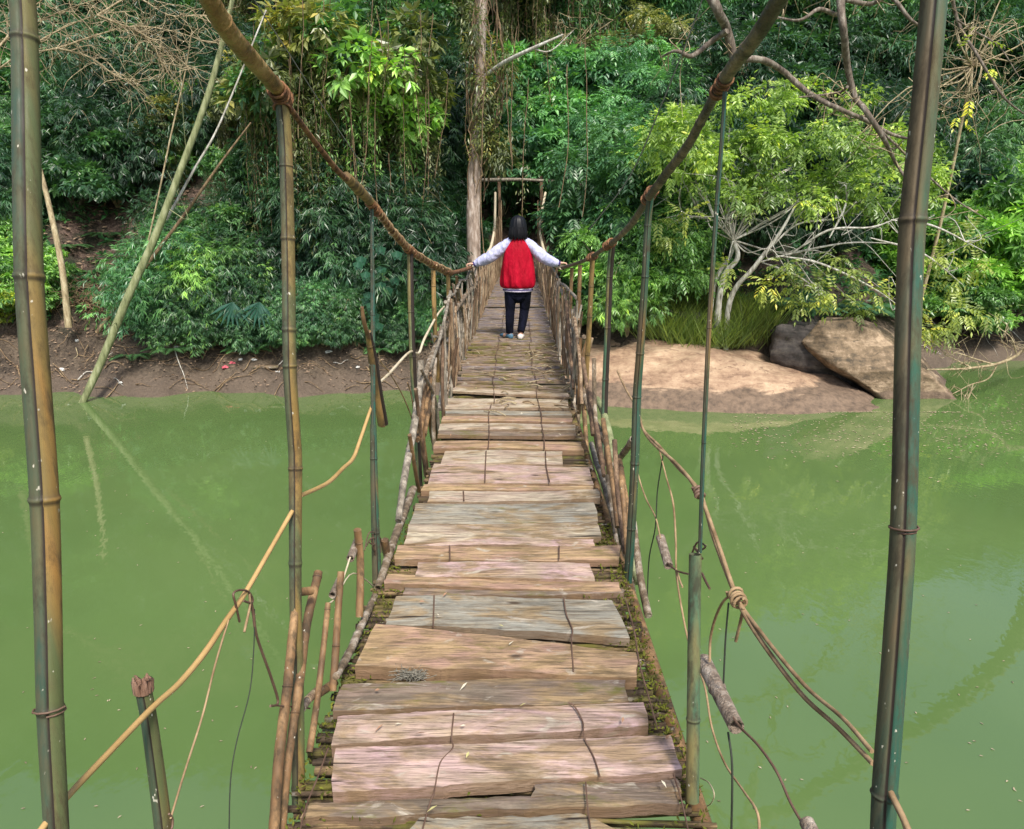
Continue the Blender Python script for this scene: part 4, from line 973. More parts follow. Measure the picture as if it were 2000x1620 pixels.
# mossy bed of thin sticks under the planks
b = MB(); y = .7
while y < 6.3:
    wl = np.interp(y, [.7, 1.5, 1.9, 2.9, 3.3, 6.3], [.6, .6, .6, .6, .54, .52]); wr = np.interp(y, [.7, 1.5, 1.9, 2.4, 3, 6.3], [.52, .51, .49, .485, .48, .5])
    for l_ in range(2):
        a_ = -wl - rng.random() * .05 + .04; c_ = wr + rng.random() * .07 - .04; z_ = DZ - .03 - .03 * l_ + rng.normal() * .004
        b.tube([(a_, y + rng.normal() * .012, z_), (0, y + rng.normal() * .01, z_ + .004), (c_, y + rng.normal() * .012, z_)], rng.uniform(.006, .015), 6, smooth=4, wob=.5)
    y += rng.uniform(.018, .036)
bp(b, 'stick_bed', PL_BED, 'mossy bed of thin sticks beneath the planks')
b = MB()
for k in range(2600):
    y = rng.uniform(.8, 3.4); sd_ = 1 if rng.random() < .65 else -1; x = sd_ * (np.interp(y, [.7, 1.5, 2, 2.4, 3.4], [.53, .52, .51, .5, .5] if sd_ > 0 else [.64, .6, .59, .59, .56]) - abs(rng.normal()) * .06)
    if y < 1.62 and rng.random() < .6: x = rng.uniform(-.57, .5)
    p = np.array([[x, y, DZ - .005]]); leaves(b, p, rng.normal(size=(1, 3)) * [1, 1, .8] + [0, 0, .6], rng.normal(size=(1, 3)), .018, .007, rng.random(), .1)
bp(b, 'moss', plain('moss', (.05, .06, .012), .95, .1, 30, (.16, .17, .025)), 'yellowish green moss on the slats', smooth=False, kind='stuff')
for x in (-.5, 0, .52):
    b = MB(); b.tube([(x + cx(q), q, DZ - .095) for q in np.arange(-5, 22.6, .9)], .028, 8, wob=.08); bp(b, 'stringer', M_BAM_B)
# wires laid along the planks
def wire(pts, wpx, m, z=None, lat=.6, name='wire', label=None, n=6, depth=None, smooth=5):
    P = []
    for i_, q in enumerate(pts):
        l_ = q[2] if len(q) > 2 else lat
        P.append(PZ(q[0], q[1], z) if z is not None else PY(q[0], q[1], depth) if depth else PL(q[0], q[1], l_))
    W = [wpx] * 2 if np.isscalar(wpx) else wpx; W = interp(W, len(P)); rr = [w_ / 2 * (p - EYE).length / F / math.sqrt(1 + ((q[0] - 1000) / F) ** 2) for w_, p, q in zip(W, P, pts)]
    b = MB(); P2 = catmull(P, smooth); b.tube(P2, interp(rr, len(P2)), n); return bpc(b, name, m, label)
zt = DZ + .034
for pts in ([(886, 1394), (882, 1440), (884, 1462), (860, 1490), (848, 1548)], [(848, 1548), (838, 1575), (820, 1640)], [(1110, 1372), (1122, 1380), (1138, 1410), (1141, 1440), (1160, 1480), (1172, 1518)],
            [(1144, 1528), (1148, 1580), (1158, 1650)], [(848, 1163), (846, 1226)], [(1101, 1168), (1106, 1200), (1118, 1230), (1116, 1250), (1120, 1312)], [(1092, 1067), (1092, 1092)], [(878, 1066), (879, 1092)],
            [(1315, 1512), (1330, 1560), (1348, 1640)], [(1222, 1172), (1238, 1230), (1250, 1300), (1272, 1380), (1284, 1424)], [(641, 1462), (620, 1520), (598, 1575), (582, 1640)], [(905, 960), (906, 978)]):
    wire(pts, 3.0, M_WIRE, z=zt, name='deck_wire')
for k in range(14):     # short vertical ties further away
    for px_ in (-.17, .22):
        y = 3.9 + k * .62; b = MB(); b.tube([(px_ + cx(y) + rng.normal() * .01, y, DZ + .035), (px_ + cx(y) + rng.normal() * .01, y + .3, DZ + .03), (px_ + cx(y), y + .58, DZ + .035)], .004, 4, smooth=3); bpc(b, 'deck_wire', M_WIRE)

# ---- culms
def culm(pts, wpx, m, nodes=(), lat=.6, groove=None, name='suspender', label=None, hollow=(0, 0), n=None, wob=0, gd=.78):
    P = []; 
    for q in pts: P.append(PL(q[0], q[1], q[2] if len(q) > 2 else lat))
    W = [wpx] * 2 if np.isscalar(wpx) else wpx; W = interp(W, len(P))
    dep = [(p.y * CP - (p.z - EYE.z) * SP) / math.sqrt(1 + ((q[0] - 1000) / F) ** 2) for p, q in zip(P, pts)]
    P2 = np.array(catmull(P, 8)); s_ = np.linspace(0, 1, len(P2)); rr = interp([w_ / 2 * d / F for w_, d in zip(W, dep)], len(P2)); pyy = interp([q[1] for q in pts], len(P2))
    up = pyy[-1] > pyy[0]; S = list(s_)
    ns_ = [np.interp(v, pyy if up else pyy[::-1], s_ if up else s_[::-1]) for v in nodes]
    L_ = np.linalg.norm(np.diff(P2, axis=0), axis=1).sum(); R0 = rr.mean()
    for v in ns_: S += [v + d * R0 / L_ for d in (-.5, -.25, -.12, 0, .12, .25, .5)]
    S = np.array(sorted(x for x in S if 0 <= x <= 1)); S = S[np.r_[True, np.diff(S) > 1e-6]]
    P3 = np.stack([np.interp(S, s_, P2[:, i_]) for i_ in range(3)], 1); r3 = np.interp(S, s_, rr); sh = np.zeros(len(S))
    for v in ns_:
        d = (S - v) * L_ / R0; r3 = r3 * (1 + .13 * np.exp(-(d / .2) ** 2)); sh = np.maximum(sh, .95 * np.exp(-((d - .2) / .1) ** 2)); sh = np.maximum(sh, .5 * np.exp(-((d + .3) / .2) ** 2))
    gv = None
    if groove is not None:
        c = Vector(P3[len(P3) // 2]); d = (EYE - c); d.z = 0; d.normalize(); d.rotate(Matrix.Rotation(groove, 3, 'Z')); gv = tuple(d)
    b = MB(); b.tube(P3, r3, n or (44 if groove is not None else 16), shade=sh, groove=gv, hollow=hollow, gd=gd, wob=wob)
    return bpc(b, name, m, label)
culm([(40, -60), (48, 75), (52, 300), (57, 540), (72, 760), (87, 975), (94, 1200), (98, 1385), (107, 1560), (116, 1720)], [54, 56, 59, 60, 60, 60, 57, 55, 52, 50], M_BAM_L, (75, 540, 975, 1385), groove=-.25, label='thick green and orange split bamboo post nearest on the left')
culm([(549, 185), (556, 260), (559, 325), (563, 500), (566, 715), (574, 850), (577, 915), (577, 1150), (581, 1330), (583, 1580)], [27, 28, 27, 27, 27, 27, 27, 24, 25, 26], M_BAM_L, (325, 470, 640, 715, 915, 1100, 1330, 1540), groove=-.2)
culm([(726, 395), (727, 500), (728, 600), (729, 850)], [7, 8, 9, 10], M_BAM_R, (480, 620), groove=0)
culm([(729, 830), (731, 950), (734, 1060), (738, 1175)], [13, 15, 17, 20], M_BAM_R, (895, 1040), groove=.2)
culm([(801, 490), (802, 560), (804, 640), (807, 720), (815, 850), (820, 965)], 12.5, M_BAM_G, (500, 610, 700, 810), groove=0)
culm([(846, 528), (848, 600), (852, 690), (856, 745)], 9, M_BAM_Y, (560, 625, 690))
culm([(875, 537), (877, 600), (881, 700)], 8, M_BAM_Y, (570, 640))
culm([(892, 540), (895, 600), (899, 665)], 6, M_BAM_B, (590,))
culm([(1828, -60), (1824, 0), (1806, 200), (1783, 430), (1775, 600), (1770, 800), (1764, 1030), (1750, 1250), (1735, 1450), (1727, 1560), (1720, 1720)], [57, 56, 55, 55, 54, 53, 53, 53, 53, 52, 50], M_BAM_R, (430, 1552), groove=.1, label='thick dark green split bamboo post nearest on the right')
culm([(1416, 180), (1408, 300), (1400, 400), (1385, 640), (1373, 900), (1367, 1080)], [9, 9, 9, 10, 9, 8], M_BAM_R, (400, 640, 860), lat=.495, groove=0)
culm([(1358, 1083), (1356, 1200), (1354, 1405), (1352, 1565)], [25, 25, 26, 26], M_BAM_G, (1405,), lat=.485, hollow=(1, 0), n=24, label='green cut bamboo stump tied to the right edge')
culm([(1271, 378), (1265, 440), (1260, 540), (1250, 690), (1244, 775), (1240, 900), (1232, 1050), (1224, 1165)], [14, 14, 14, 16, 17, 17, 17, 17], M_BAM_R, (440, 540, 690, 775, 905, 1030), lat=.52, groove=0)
culm([(1196, 475), (1191, 540), (1187, 640), (1181, 790), (1180, 910)], 12.5, M_BAM_G, (540, 640, 740), groove=0)
culm([(1157, 508), (1154, 570), (1150, 650), (1145, 740), (1146, 800)], 10, M_BAM_Y, (560, 620, 690))
culm([(1133, 518), (1130, 600), (1126, 700)], 8, M_BAM_B, (570, 630))
culm([(1117, 524), (1114, 600), (1111, 650)], 7, M_BAM_B, (590,))
# sticks lashed to the near rails
def stick(pts, w_, m=M_STICK, nodes=(), lat=.58, name='railing_post', **k): return culm(pts, w_, m, nodes, lat, name=name, wob=.12, **k)
stick([(583, 1140), (572, 1230), (562, 1340), (545, 1480), (533, 1650)], [13, 17, 20, 22, 22], M_BAM_B, (1180, 1340), lat=.6)
stick([(622, 1118), (600, 1215), (585, 1330), (575, 1400), (562, 1500), (550, 1650)], [17, 18, 19, 18, 16, 14], M_BAM_B, (1128, 1393), lat=.59, hollow=(1, 0))
stick([(641, 1178), (630, 1280), (618, 1380), (604, 1470)], [11, 12, 13, 14], M_BAM_B, (1190,))
stick([(666, 1117), (660, 1200), (655, 1280), (650, 1350)], [14, 14, 15, 15], M_BAM_B, (1260,), hollow=(1, 0))
stick([(698, 1035), (704, 1100), (702, 1205)], 15, M_BAM_B, (1060,))
stick([(752, 1055), (757, 1100), (752, 1130)], 15, M_BAM_B)
stick([(856, 652), (868, 700), (891, 752)], 9, M_BAM_B)
stick([(833, 735), (824, 800), (826, 860), (836, 940)], 10, M_BAM_B, (800,))
stick([(843, 735), (836, 800), (828, 850)], 11, M_BAM_B)
stick([(846, 800), (853, 850), (864, 903)], 10, M_BAM_B)
stick([(836, 800), (846, 860), (858, 905)], 9, M_BAM_B)
stick([(884, 610), (872, 690), (866, 740), (858, 800)], 9, M_GREYWOOD)
stick([(872, 620), (880, 700), (881, 775)], 8); stick([(862, 640), (858, 700), (870, 800)], 8, M_RAIL)
stick([(903, 725), (912, 690), (925, 660)], 8, M_GREYWOOD); stick([(905, 750), (895, 700), (884, 650)], 6, M_RAIL)
stick([(1186, 868), (1190, 930), (1195, 1000)], 11, M_BAM_B, (900,)); stick([(1209, 900), (1219, 960), (1232, 1030)], 13, M_BAM_B, (915,))
for pts_, w_, m_ in (([(1150, 760), (1168, 850), (1180, 930)], 9, M_STICKD), ([(1160, 700), (1162, 800), (1170, 890)], 8, M_RAIL), ([(1178, 820), (1196, 940), (1206, 1030)], 10, M_BAM_B), ([(1200, 860), (1208, 980), (1222, 1080)], 10, M_STICKD), ([(1186, 930), (1200, 1030), (1212, 1100)], 9, M_RAIL), ([(1214, 940), (1222, 1030), (1228, 1130)], 11, M_BAM_B), ([(1138, 700), (1150, 780), (1158, 850)], 8, M_STICKD), ([(1122, 620), (1132, 700), (1136, 790)], 7, M_STICK), ([(1106, 590), (1114, 680), (1120, 760)], 6, M_STICKD)):
    stick(pts_, w_, m_, lat=.53)
for pts_, w_, m_ in (([(812, 760), (822, 850), (832, 930)], 8, M_STICKD), ([(850, 700), (846, 790), (848, 880)], 8, M_RAIL), ([(866, 660), (864, 740), (866, 820)], 7, M_STICKD), ([(800, 850), (808, 900), (818, 960)], 8, M_BAM_B), ([(890, 600), (884, 680), (882, 760)], 6, M_STICK), ([(822, 720), (850, 780), (858, 850)], 6, M_GREYWOOD), ([(880, 570), (862, 650), (840, 720)], 6, M_GREYWOOD)):
    stick(pts_, w_, m_, lat=.55)
stick([(1237, 1020), (1250, 1123), (1266, 1203)], [13, 14, 16], M_RAIL); stick([(1140, 790), (1144, 850), (1148, 908)], 9, M_BAM_B)
stick([(1160, 815), (1168, 870), (1176, 905)], 12, M_BAM_B); stick([(1210, 960), (1222, 1060), (1240, 1170)], 9, M_RAIL); stick([(1196, 905), (1205, 1000), (1218, 1090)], 9, M_RAIL)
stick([(1130, 640), (1128, 740), (1130, 830)], 7, M_RAIL); stick([(1098, 590), (1090, 640), (1082, 672)], 5, M_CORD); stick([(1112, 640), (1118, 720), (1122, 800)], 8, M_RAIL)
# rails
def rail(pts, w_, m=M_RAIL, lat=.57, **k): return culm(pts, w_, m, k.pop('nodes', ()), lat, name='rail', wob=.2, n=12, **k)
rail([(656, 1322), (680, 1280), (705, 1225), (732, 1165)], [15, 16, 15, 13], nodes=(1240,))
rail([(738, 1150), (768, 1060), (790, 1000), (807, 955)], [15, 16, 16, 15], nodes=(1100, 1010), hollow=(1, 1))
rail([(778, 1018), (787, 950), (798, 890), (806, 850), (815, 790), (821, 740), (822, 705)], [13, 14, 14, 15, 15, 14, 12], M_GREYWOOD, nodes=(880, 790))
rail([(815, 860), (830, 800), (840, 740)], 11, M_BAM_B); rail([(822, 760), (845, 690), (870, 640), (900, 590), (925, 560), (940, 548)], [12, 10, 10, 9, 8, 7])
rail([(865, 800), (880, 740), (893, 700)], 8); rail([(870, 590), (895, 700), (880, 790)], 7, M_GREYWOOD)
rail([(1089, 553), (1104, 586), (1106, 613), (1123, 650)], [6, 7, 8, 9], M_GREYWOOD); rail([(1141, 658), (1131, 694), (1136, 738), (1143, 775), (1158, 816), (1176, 850), (1188, 872)], [9, 10, 10, 11, 12, 13, 14], M_RAIL, nodes=(700, 775, 850), lat=.58)
rail([(1167, 780), (1182, 816), (1196, 877), (1202, 905), (1219, 1000), (1236, 1095), (1244, 1140)], [12, 13, 15, 15, 15, 13, 11], M_MOSSLOG, nodes=(816, 877, 960), lat=.6)
rail([(1155, 867), (1165, 904), (1179, 942), (1191, 992), (1200, 1050)], [10, 12, 13, 13, 11], M_GREYWOOD, nodes=(904,)); rail([(1087, 690), (1101, 742), (1118, 789), (1127, 818)], [8, 8, 8, 7], M_GREYWOOD)
rail([(1209, 897), (1222, 880), (1237, 858)], [12, 13, 15], M_RAIL, hollow=(0, 1), lat=.62)
# hollow tube spacers
def tube_(a, c, w_, m=M_GREYTUBE, lat=.6, hol=(1, 1), nodes=(), **k): return culm([a, ((a[0] + c[0]) / 2, (a[1] + c[1]) / 2), c], w_, m, nodes, lat, name='bamboo_tube', hollow=hol, n=20, **k)
culm([(577, 1158, .6), (592, 1156, .59), (608, 1154, .575)], 17, M_BAM_B, (), name='bamboo_tube', hollow=(1, 1), n=20)
tube_((649, 1163), (664, 1132), 15); tube_((684, 1092), (700, 1052), 16); tube_((600, 1368), (624, 1346), 17, M_STICK); tube_((618, 1358), (652, 1335), 17, M_BAM_B); tube_((662, 1310), (682, 1272), 14)
tube_((590, 1385), (606, 1362), 15, M_GREYTUBE)
tube_((1374, 1292), (1438, 1420), 33, M_GREYTUBE, lat=.62, nodes=(1345,), label='large grey bamboo tube threaded on the right wire'); tube_((1290, 1050), (1306, 1106), 18, M_GREYTUBE, lat=.66); tube_((1576, 1607), (1606, 1665), 32, lat=.62)
culm([(707, 600), (711, 630), (720, 660)], [7, 9, 9], M_BAM_B, (), name='broken_bamboo')
culm([(719, 648), (728, 700), (738, 770), (748, 828)], [12, 19, 20, 21], M_BAM_Y, (675,), groove=.5, hollow=(0, 1), name='broken_bamboo', label='split yellow bamboo length dangling from the third left suspender')
o = culm([(279, 1343), (290, 1400), (300, 1470), (312, 1560), (324, 1660)], [33, 33, 34, 35, 36], M_BAM_L, (1350,), groove=-.2, hollow=(1, 0), lat=.62, name='broken_post', label='broken bamboo stump with jagged top at lower left')
b = MB(); c0 = np.array(PL(279, 1338, .62))
for k in range(16):
    a = k * .393; p = c0 + np.array([math.cos(a), math.sin(a), 0]) * .0125; h_ = rng.uniform(.004, .02)
    b.tube([p - [0, 0, .012], p + [rng.normal() * .002, rng.normal() * .002, h_ * .6], p + [rng.normal() * .004, rng.normal() * .004, h_]], [.0045, .0035, .001], 5)
bpc(b, 'splinters', bark_mat('broken_end', (.08, .04, .025), (.2, .11, .07), (.4, .28, .2)), 'torn fibres on the broken post')

# ---- main handrail cables with sleeves and wrapping
def helix(a, c, r, turns, wr, m, name='lashing', r2=None):
    a, c = np.array(a), np.array(c); T = nrm(c - a); u = nrm(np.cross(T, [0, .3, 1])); v = np.cross(T, u); n_ = int(turns * 12)
    t_ = np.linspace(0, 1, n_); an = t_ * turns * 6.283; R_ = interp([r, r2 or r], n_) * (1 + .12 * np.sin(an * .37 + 1))
    b = MB(); b.tube(a + (c - a) * t_[:, None] + R_[:, None] * (np.cos(an)[:, None] * u + np.sin(an)[:, None] * v), wr, 6); return bpc(b, name, m)
LC = [(545, 182), (600, 258), (660, 335), (690, 360), (730, 402), (765, 450), (800, 490), (845, 518), (880, 533, .59), (920, 523, .53)]
RC = [(1412, 163, .5), (1345, 275, .51), (1270, 378, .525), (1230, 440, .54), (1190, 478, .57), (1150, 505), (1120, 517, .61), (1098, 523, .63)]
culm([(388, -40), (442, 56), (495, 120), (552, 185)], [43, 41, 36, 28], M_SLEEVE, (40, 160), name='cable_sleeve', label='thick yellow-brown bamboo sleeve on the left cable', groove=2.6)
culm([(676, 345), (700, 370), (733, 405)], [19, 21, 16], M_BAM_Y, (372,), name='cable_sleeve', label='short yellow bamboo sleeve on the left cable')
wire(LC, [12, 10, 11, 11, 11, 12, 10, 9, 8, 7], M_WRAP, name='handrail_cable', n=8)
culm([(1548, -40), (1515, 10), (1478, 70), (1432, 130), (1400, 180)], [35, 34, 31, 28, 24], M_DRAIL, (95, 150), lat=.5, name='cable_sleeve', label='dark branch-like sleeve on the right cable', wob=.1, groove=2.4)
culm([(1404, 172), (1372, 232), (1340, 290), (1305, 335), (1268, 385)], [20, 19, 18, 18, 16], M_DRAIL, (240, 300, 350), lat=.51, name='cable_sleeve', wob=.14)
culm([(1268, 385, .525), (1230, 442, .54), (1192, 478, .57)], [14, 12, 10], M_DRAIL, (430,), name='cable_sleeve', wob=.2)
wire(RC, [12, 10, 9, 9, 9, 8, 7, 7], M_DRAIL, name='handrail_cable', n=8)
for pts, rr_, tn in (([(540, 172), (556, 200)], 18, 5), ([(556, 185), (551, 215)], 15, 4), ([(722, 395), (738, 416)], 9, 4), ([(795, 484), (808, 496)], 8, 4), ([(1418, 152), (1398, 186)], 14, 5), ([(1275, 372), (1262, 392)], 11, 4), ([(1196, 473), (1184, 482)], 8, 4), ([(1160, 500), (1150, 505)], 7, 3), ([(842, 516), (854, 522)], 6, 3), ([(870, 530), (882, 534)], 6, 3)):
    la = .6 if pts[0][0] < 1000 else float(np.interp(pts[0][0], [1150, 1200, 1280, 1420], [.6, .57, .525, .5])); p, q = PL(*pts[0], la), PL(*pts[1], la); dd = (p - EYE).length / F; helix(p, q, rr_ * dd * .85, tn + 2, 2.3 * dd, M_WRAP)
for i_ in range(4, 8):
    p, q = PL(*LC[i_][:2]), PL(*LC[i_ + 1][:2]); dd = (p - EYE).length / F; helix(p, q, 6.5 * dd, 7, 2.4 * dd, M_ROPE, 'cable_wrapping')
for p_, q_, m_ in ((PL(392, -34), (-.6, -2.6, 6.2), M_SLEEVE), (PL(1544, -34, .5), (.55, -2.6, 6.2), M_DRAIL)):
    b = MB(); b.tube([tuple(p_), tuple(p_ * .5 + Vector(q_) * .5 - Vector((0, 0, .1))), q_], .016, 8, smooth=5, wob=.15); bpc(b, 'handrail_cable', m_)
for sx_, z0_ in ((-1, 3.11), (1, 3.12)):
    far = [(-.555 if sx_ < 0 else .63, 9.3, z0_), (cx(12) + sx_ * .6, 12, 3.02), (cx(15) + sx_ * .6, 15, 3.02), (cx(17.5) + sx_ * .6, 17.5, 3.15), (cx(19) + sx_ * .58, 19, 3.6), (-.45 if sx_ < 0 else .9, 20.2, 4.4)]
    b = MB(); b.tube(far, .034, 7, smooth=6); bpc(b, 'handrail_cable', plain('pale_rope', (.55, .47, .34), .7), 'pale rope rising to the far gateway')
for x in (-.36, .8):
    b = MB(); b.tube([(x, 20.6, 1.6), (x + .02, 20.6, 3.4), (x, 20.65, 4.85)], .045, 9, smooth=4, wob=.1); bpc(b, 'gateway_post', M_STICKD)
for sx_ in (-1, 1):
    for k in range(9):
        y = 17.4 + k * .33; xx = cx(y) + sx_ * (.6 - .02 * k) + (.1 if sx_ > 0 else 0); h_ = float(np.interp(y, [17.4, 19, 20.2], [3.15, 3.6, 4.35])) - .05
        b = MB(); b.tube([(xx, y, 2.1), (xx + .01, y, (2.1 + h_) / 2), (xx, y, h_)], .015, 5, wob=.2); bpc(b, 'gateway_stake', M_STICK)
b = MB(); b.tube([(-.95, 20.2, 4.72), (.1, 20.2, 4.74), (1.15, 20.2, 4.7)], [.05, .045, .03], 8, smooth=4, wob=.1); bpc(b, 'gateway_beam', M_GREYWOOD, 'pale beam across the far gateway')
# woven stick railings
r_ = random.Random(3); far_b = MB(); nb = 0
ybs = [];
y = 5.7
while y < 20: ybs.append(y); y += (.12 if y < 10 else .14) * r_.uniform(.3, 1.7)
for y in ybs:
    for sx_ in (-1, 1):
        x = cx(y) + sx_ * (.55 + r_.uniform(-.02, .03)); h_ = r_.uniform(.5, .86) if y < 9.5 else r_.uniform(.55, .9) + max(0, y - 17.5) * .4
        if 8.7 < y < 9.9: h_ = r_.uniform(.45, .7)
        lx = r_.gauss(0, .05); ly = r_.gauss(0, .12); rad = r_.uniform(.007, .019) if y < 12 else r_.uniform(.01, .018)
        b = MB(); b.tube([(x, y, DZ - .04), (x + lx * .4 + r_.gauss(0, .01), y + ly * .6, DZ + h_ * .5), (x + lx + sx_ * .03, y + ly, DZ + h_)], [rad * 1.1, rad, rad * .8], 6, smooth=3, wob=.2)
        nb += 1
        if nb <= 98: bpc(b, 'baluster', r_.choice([M_STICK, M_RAIL, M_GREYWOOD, M_STICKD, M_BAM_B, M_STICKD]))
        else: merge(far_b, b)
bp(far_b, 'far_balusters', M_STICK, 'thin sticks of the far railings', kind='stuff')
for sx_ in (-1, 1):
    for hh_, rad in ((.78, .016), (.42, .012), (.07, .02)):
        yy_ = np.arange(6.6, 19.6, .8); b = MB(); b.tube([(cx(q) + sx_ * .585, q, DZ + hh_ + r_.gauss(0, .035)) for q in yy_], rad, 6, smooth=4, wob=.3); bpc(b, 'rail', M_RAIL if hh_ < .5 else M_GREYWOOD)
for k in range(48):      # slanting withies
    y = r_.uniform(6, 15); sx_ = r_.choice((-1, 1)); x = cx(y) + sx_ * .57; dy = r_.uniform(.3, .8)
    b = MB(); b.tube([(x, y, DZ + r_.uniform(0, .2)), (x + r_.gauss(0, .03), y + dy / 2, DZ + .4), (x, y + dy * r_.choice((-1, 1)), DZ + r_.uniform(.6, .85))], .011, 5, smooth=4, wob=.2); bpc(b, 'brace', r_.choice([M_STICK, M_GREYWOOD, M_RAIL, M_STICKD]))

# ---- canes, ropes, wires
wire([(60, 1650), (100, 1595), (140, 1547), (215, 1468), (300, 1380), (350, 1335), (400, 1275), (440, 1215), (478, 1160), (530, 1070), (577, 988)], [13, 12, 12, 12, 12, 12, 12, 11, 10, 9, 9], M_CANE, name='cane_rail', label='long pale cane slanting between the left posts', lat=.605)
wire([(588, 968), (620, 954), (645, 940), (670, 915), (690, 895), (705, 855), (728, 787)], [9, 9, 9, 8, 8, 7, 6], M_CANE, name='cane_rail', lat=.61)
wire([(741, 748), (762, 728), (800, 688), (818, 690), (830, 660), (858, 610), (880, 590)], [6, 6, 5, 5, 5, 4, 4], M_CORD, name='cane_rail', lat=.6)
wire([(468, 1215), (460, 1180), (456, 1160), (468, 1153), (485, 1156), (493, 1170), (491, 1178), (475, 1174)], 4.5, M_WIRE); wire([(487, 1160), (488, 1185), (477, 1235)], 5, M_ROPE)
wire([(490, 1176), (495, 1200), (502, 1245), (530, 1325), (543, 1372), (528, 1380)], [6, 6, 5, 5, 5, 4], M_WIRE); wire([(528, 1378), (560, 1380), (605, 1384)], 3, M_WIRE)
wire([(446, 1212), (420, 1300), (395, 1400), (360, 1510), (333, 1600)], 4, M_ROPE, smooth=6); wire([(497, 1190), (496, 1260), (488, 1350), (462, 1450), (450, 1530), (447, 1650)], 2.2, M_DARKCORD)
wire([(330, 1590), (337, 1600), (335, 1620), (322, 1632)], 4, M_WIRE); wire([(640, 1182), (660, 1160), (683, 1092), (698, 1052)], 3.5, M_CORD); wire([(606, 1150), (618, 1140), (610, 1165), (604, 1200)], 2.5, M_WIRE)
for k in range(5): wire([(712 + k * 4, 1075 - k * 8), (722 + k * 3, 1040 + k * 12), (742, 1050 + k * 6), (748 - k * 4, 1080)], 2.5, M_WIRE)
wire([(742, 705), (765, 735), (785, 770), (800, 805), (808, 830)], 2.5, M_ROPE); wire([(796, 748), (803, 770), (808, 800)], 3, M_ROPE); wire([(655, 1170), (690, 1120), (735, 1150)], 2.5, M_CORD)
RA = [(1244, 778), (1252, 825), (1262, 850), (1285, 875), (1325, 910), (1364, 962), (1400, 1055), (1438, 1165), (1475, 1235), (1560, 1350), (1635, 1420), (1705, 1492)]
wire(RA, [4, 4, 5, 7, 7, 8, 8, 9, 9, 9, 9, 10], M_ROPE, name='rope', label='twisted double rope slanting beside the right posts', lat=.62)
wire([(a + [0, -3, -2, 1, -2, 2, -6, 0, 6, 9, 10, -2][i_], c - [0, 4, 6, 5, -3, 2, 4, 0, 6, 14, 18, 24][i_]) for i_, (a, c) in enumerate(RA)], [4, 4, 5, 6, 6, 7, 8, 9, 8, 8, 8, 9], M_ROPE, name='rope', lat=.625)
wire([(1729, 1535), (1745, 1560), (1765, 1600), (1790, 1660)], 11, M_ROPE, name='rope', lat=.6); wire([(1733, 1533), (1752, 1575), (1768, 1610), (1780, 1660)], 11, M_ROPE, name='rope', lat=.6)
p, q = PL(1434, 1156, .62), PL(1446, 1180, .62); helix(p, q, 12 * (p - EYE).length / F, 4, 3 * (p - EYE).length / F, M_ROPE)
p, q = PL(1362, 952, .62), PL(1368, 972, .62); helix(p, q, 8 * (p - EYE).length / F, 3, 3 * (p - EYE).length / F, M_WIRE)
wire([(1452, 1170), (1420, 1168), (1400, 1200), (1388, 1245), (1386, 1292)], 5, M_ROPE, lat=.62); wire([(1452, 1188), (1445, 1220), (1437, 1253)], 6, M_ROPE, lat=.62); wire([(1423, 1178), (1417, 1250), (1413, 1335)], 3.5, M_DARKCORD, lat=.62)
wire([(1405, 1350), (1425, 1390), (1445, 1420), (1480, 1455), (1517, 1508), (1545, 1570), (1580, 1630)], 5, M_WIRE, lat=.615)
wire([(1288, 880), (1302, 935), (1315, 985), (1320, 1060), (1322, 1130), (1345, 1255), (1375, 1335), (1390, 1420), (1415, 1490), (1452, 1545), (1480, 1590), (1482, 1650)], [3, 3, 4, 4, 4, 4, 4, 4, 4, 4, 5, 5], M_ROPE, lat=.64)
wire([(1235, 872), (1247, 930), (1262, 975), (1280, 1010), (1290, 1052)], 3, M_ROPE, lat=.64); wire([(1295, 890), (1284, 960), (1280, 1030), (1268, 1090), (1264, 1170)], 2.5, M_DARKCORD, lat=.64)
wire([(1304, 1100), (1322, 1115), (1346, 1122)], 4, M_WIRE, lat=.64); wire([(1371, 1120), (1378, 1135), (1386, 1150)], 5, M_WIRE, lat=.61); wire([(1422, 1430), (1430, 1500), (1428, 1650)], 4, M_DARKCORD, lat=.62); wire([(1320, 1110), (1328, 1135), (1333, 1147)], 4, M_ROPE, lat=.64)
wire([(1350, 1085), (1362, 1060), (1378, 1068), (1364, 1076), (1355, 1068), (1372, 1092)], 4, M_WIRE, lat=.61); wire([(1350, 1560), (1380, 1575), (1395, 1555), (1385, 1530), (1368, 1520)], 2.2, M_CORD, lat=.61)
wire([(1206, 725), (1222, 760), (1240, 790)], 4, M_ROPE, lat=.6)
p, q = PL(1765, 1028), PL(1764, 1042); helix(p, q, 20.5 * (p - EYE).length / F, 2, 2 * (p - EYE).length / F, M_WIRE)
p, q = PL(98, 1380), PL(98, 1392); helix(p, q, 21 * (p - EYE).length / F, 1.2, 1.6 * (p - EYE).length / F, M_WIRE)
wire([(470, -60), (497, 0), (560, 98), (625, 200), (693, 301), (720, 345)], 2, M_DARKCORD, depth=6, name='stay_wire'); wire([(1385, -60), (1368, 10), (1330, 110), (1290, 210), (1230, 345), (1150, 450)], 2.6, M_DARKCORD, depth=6, name='stay_wire')

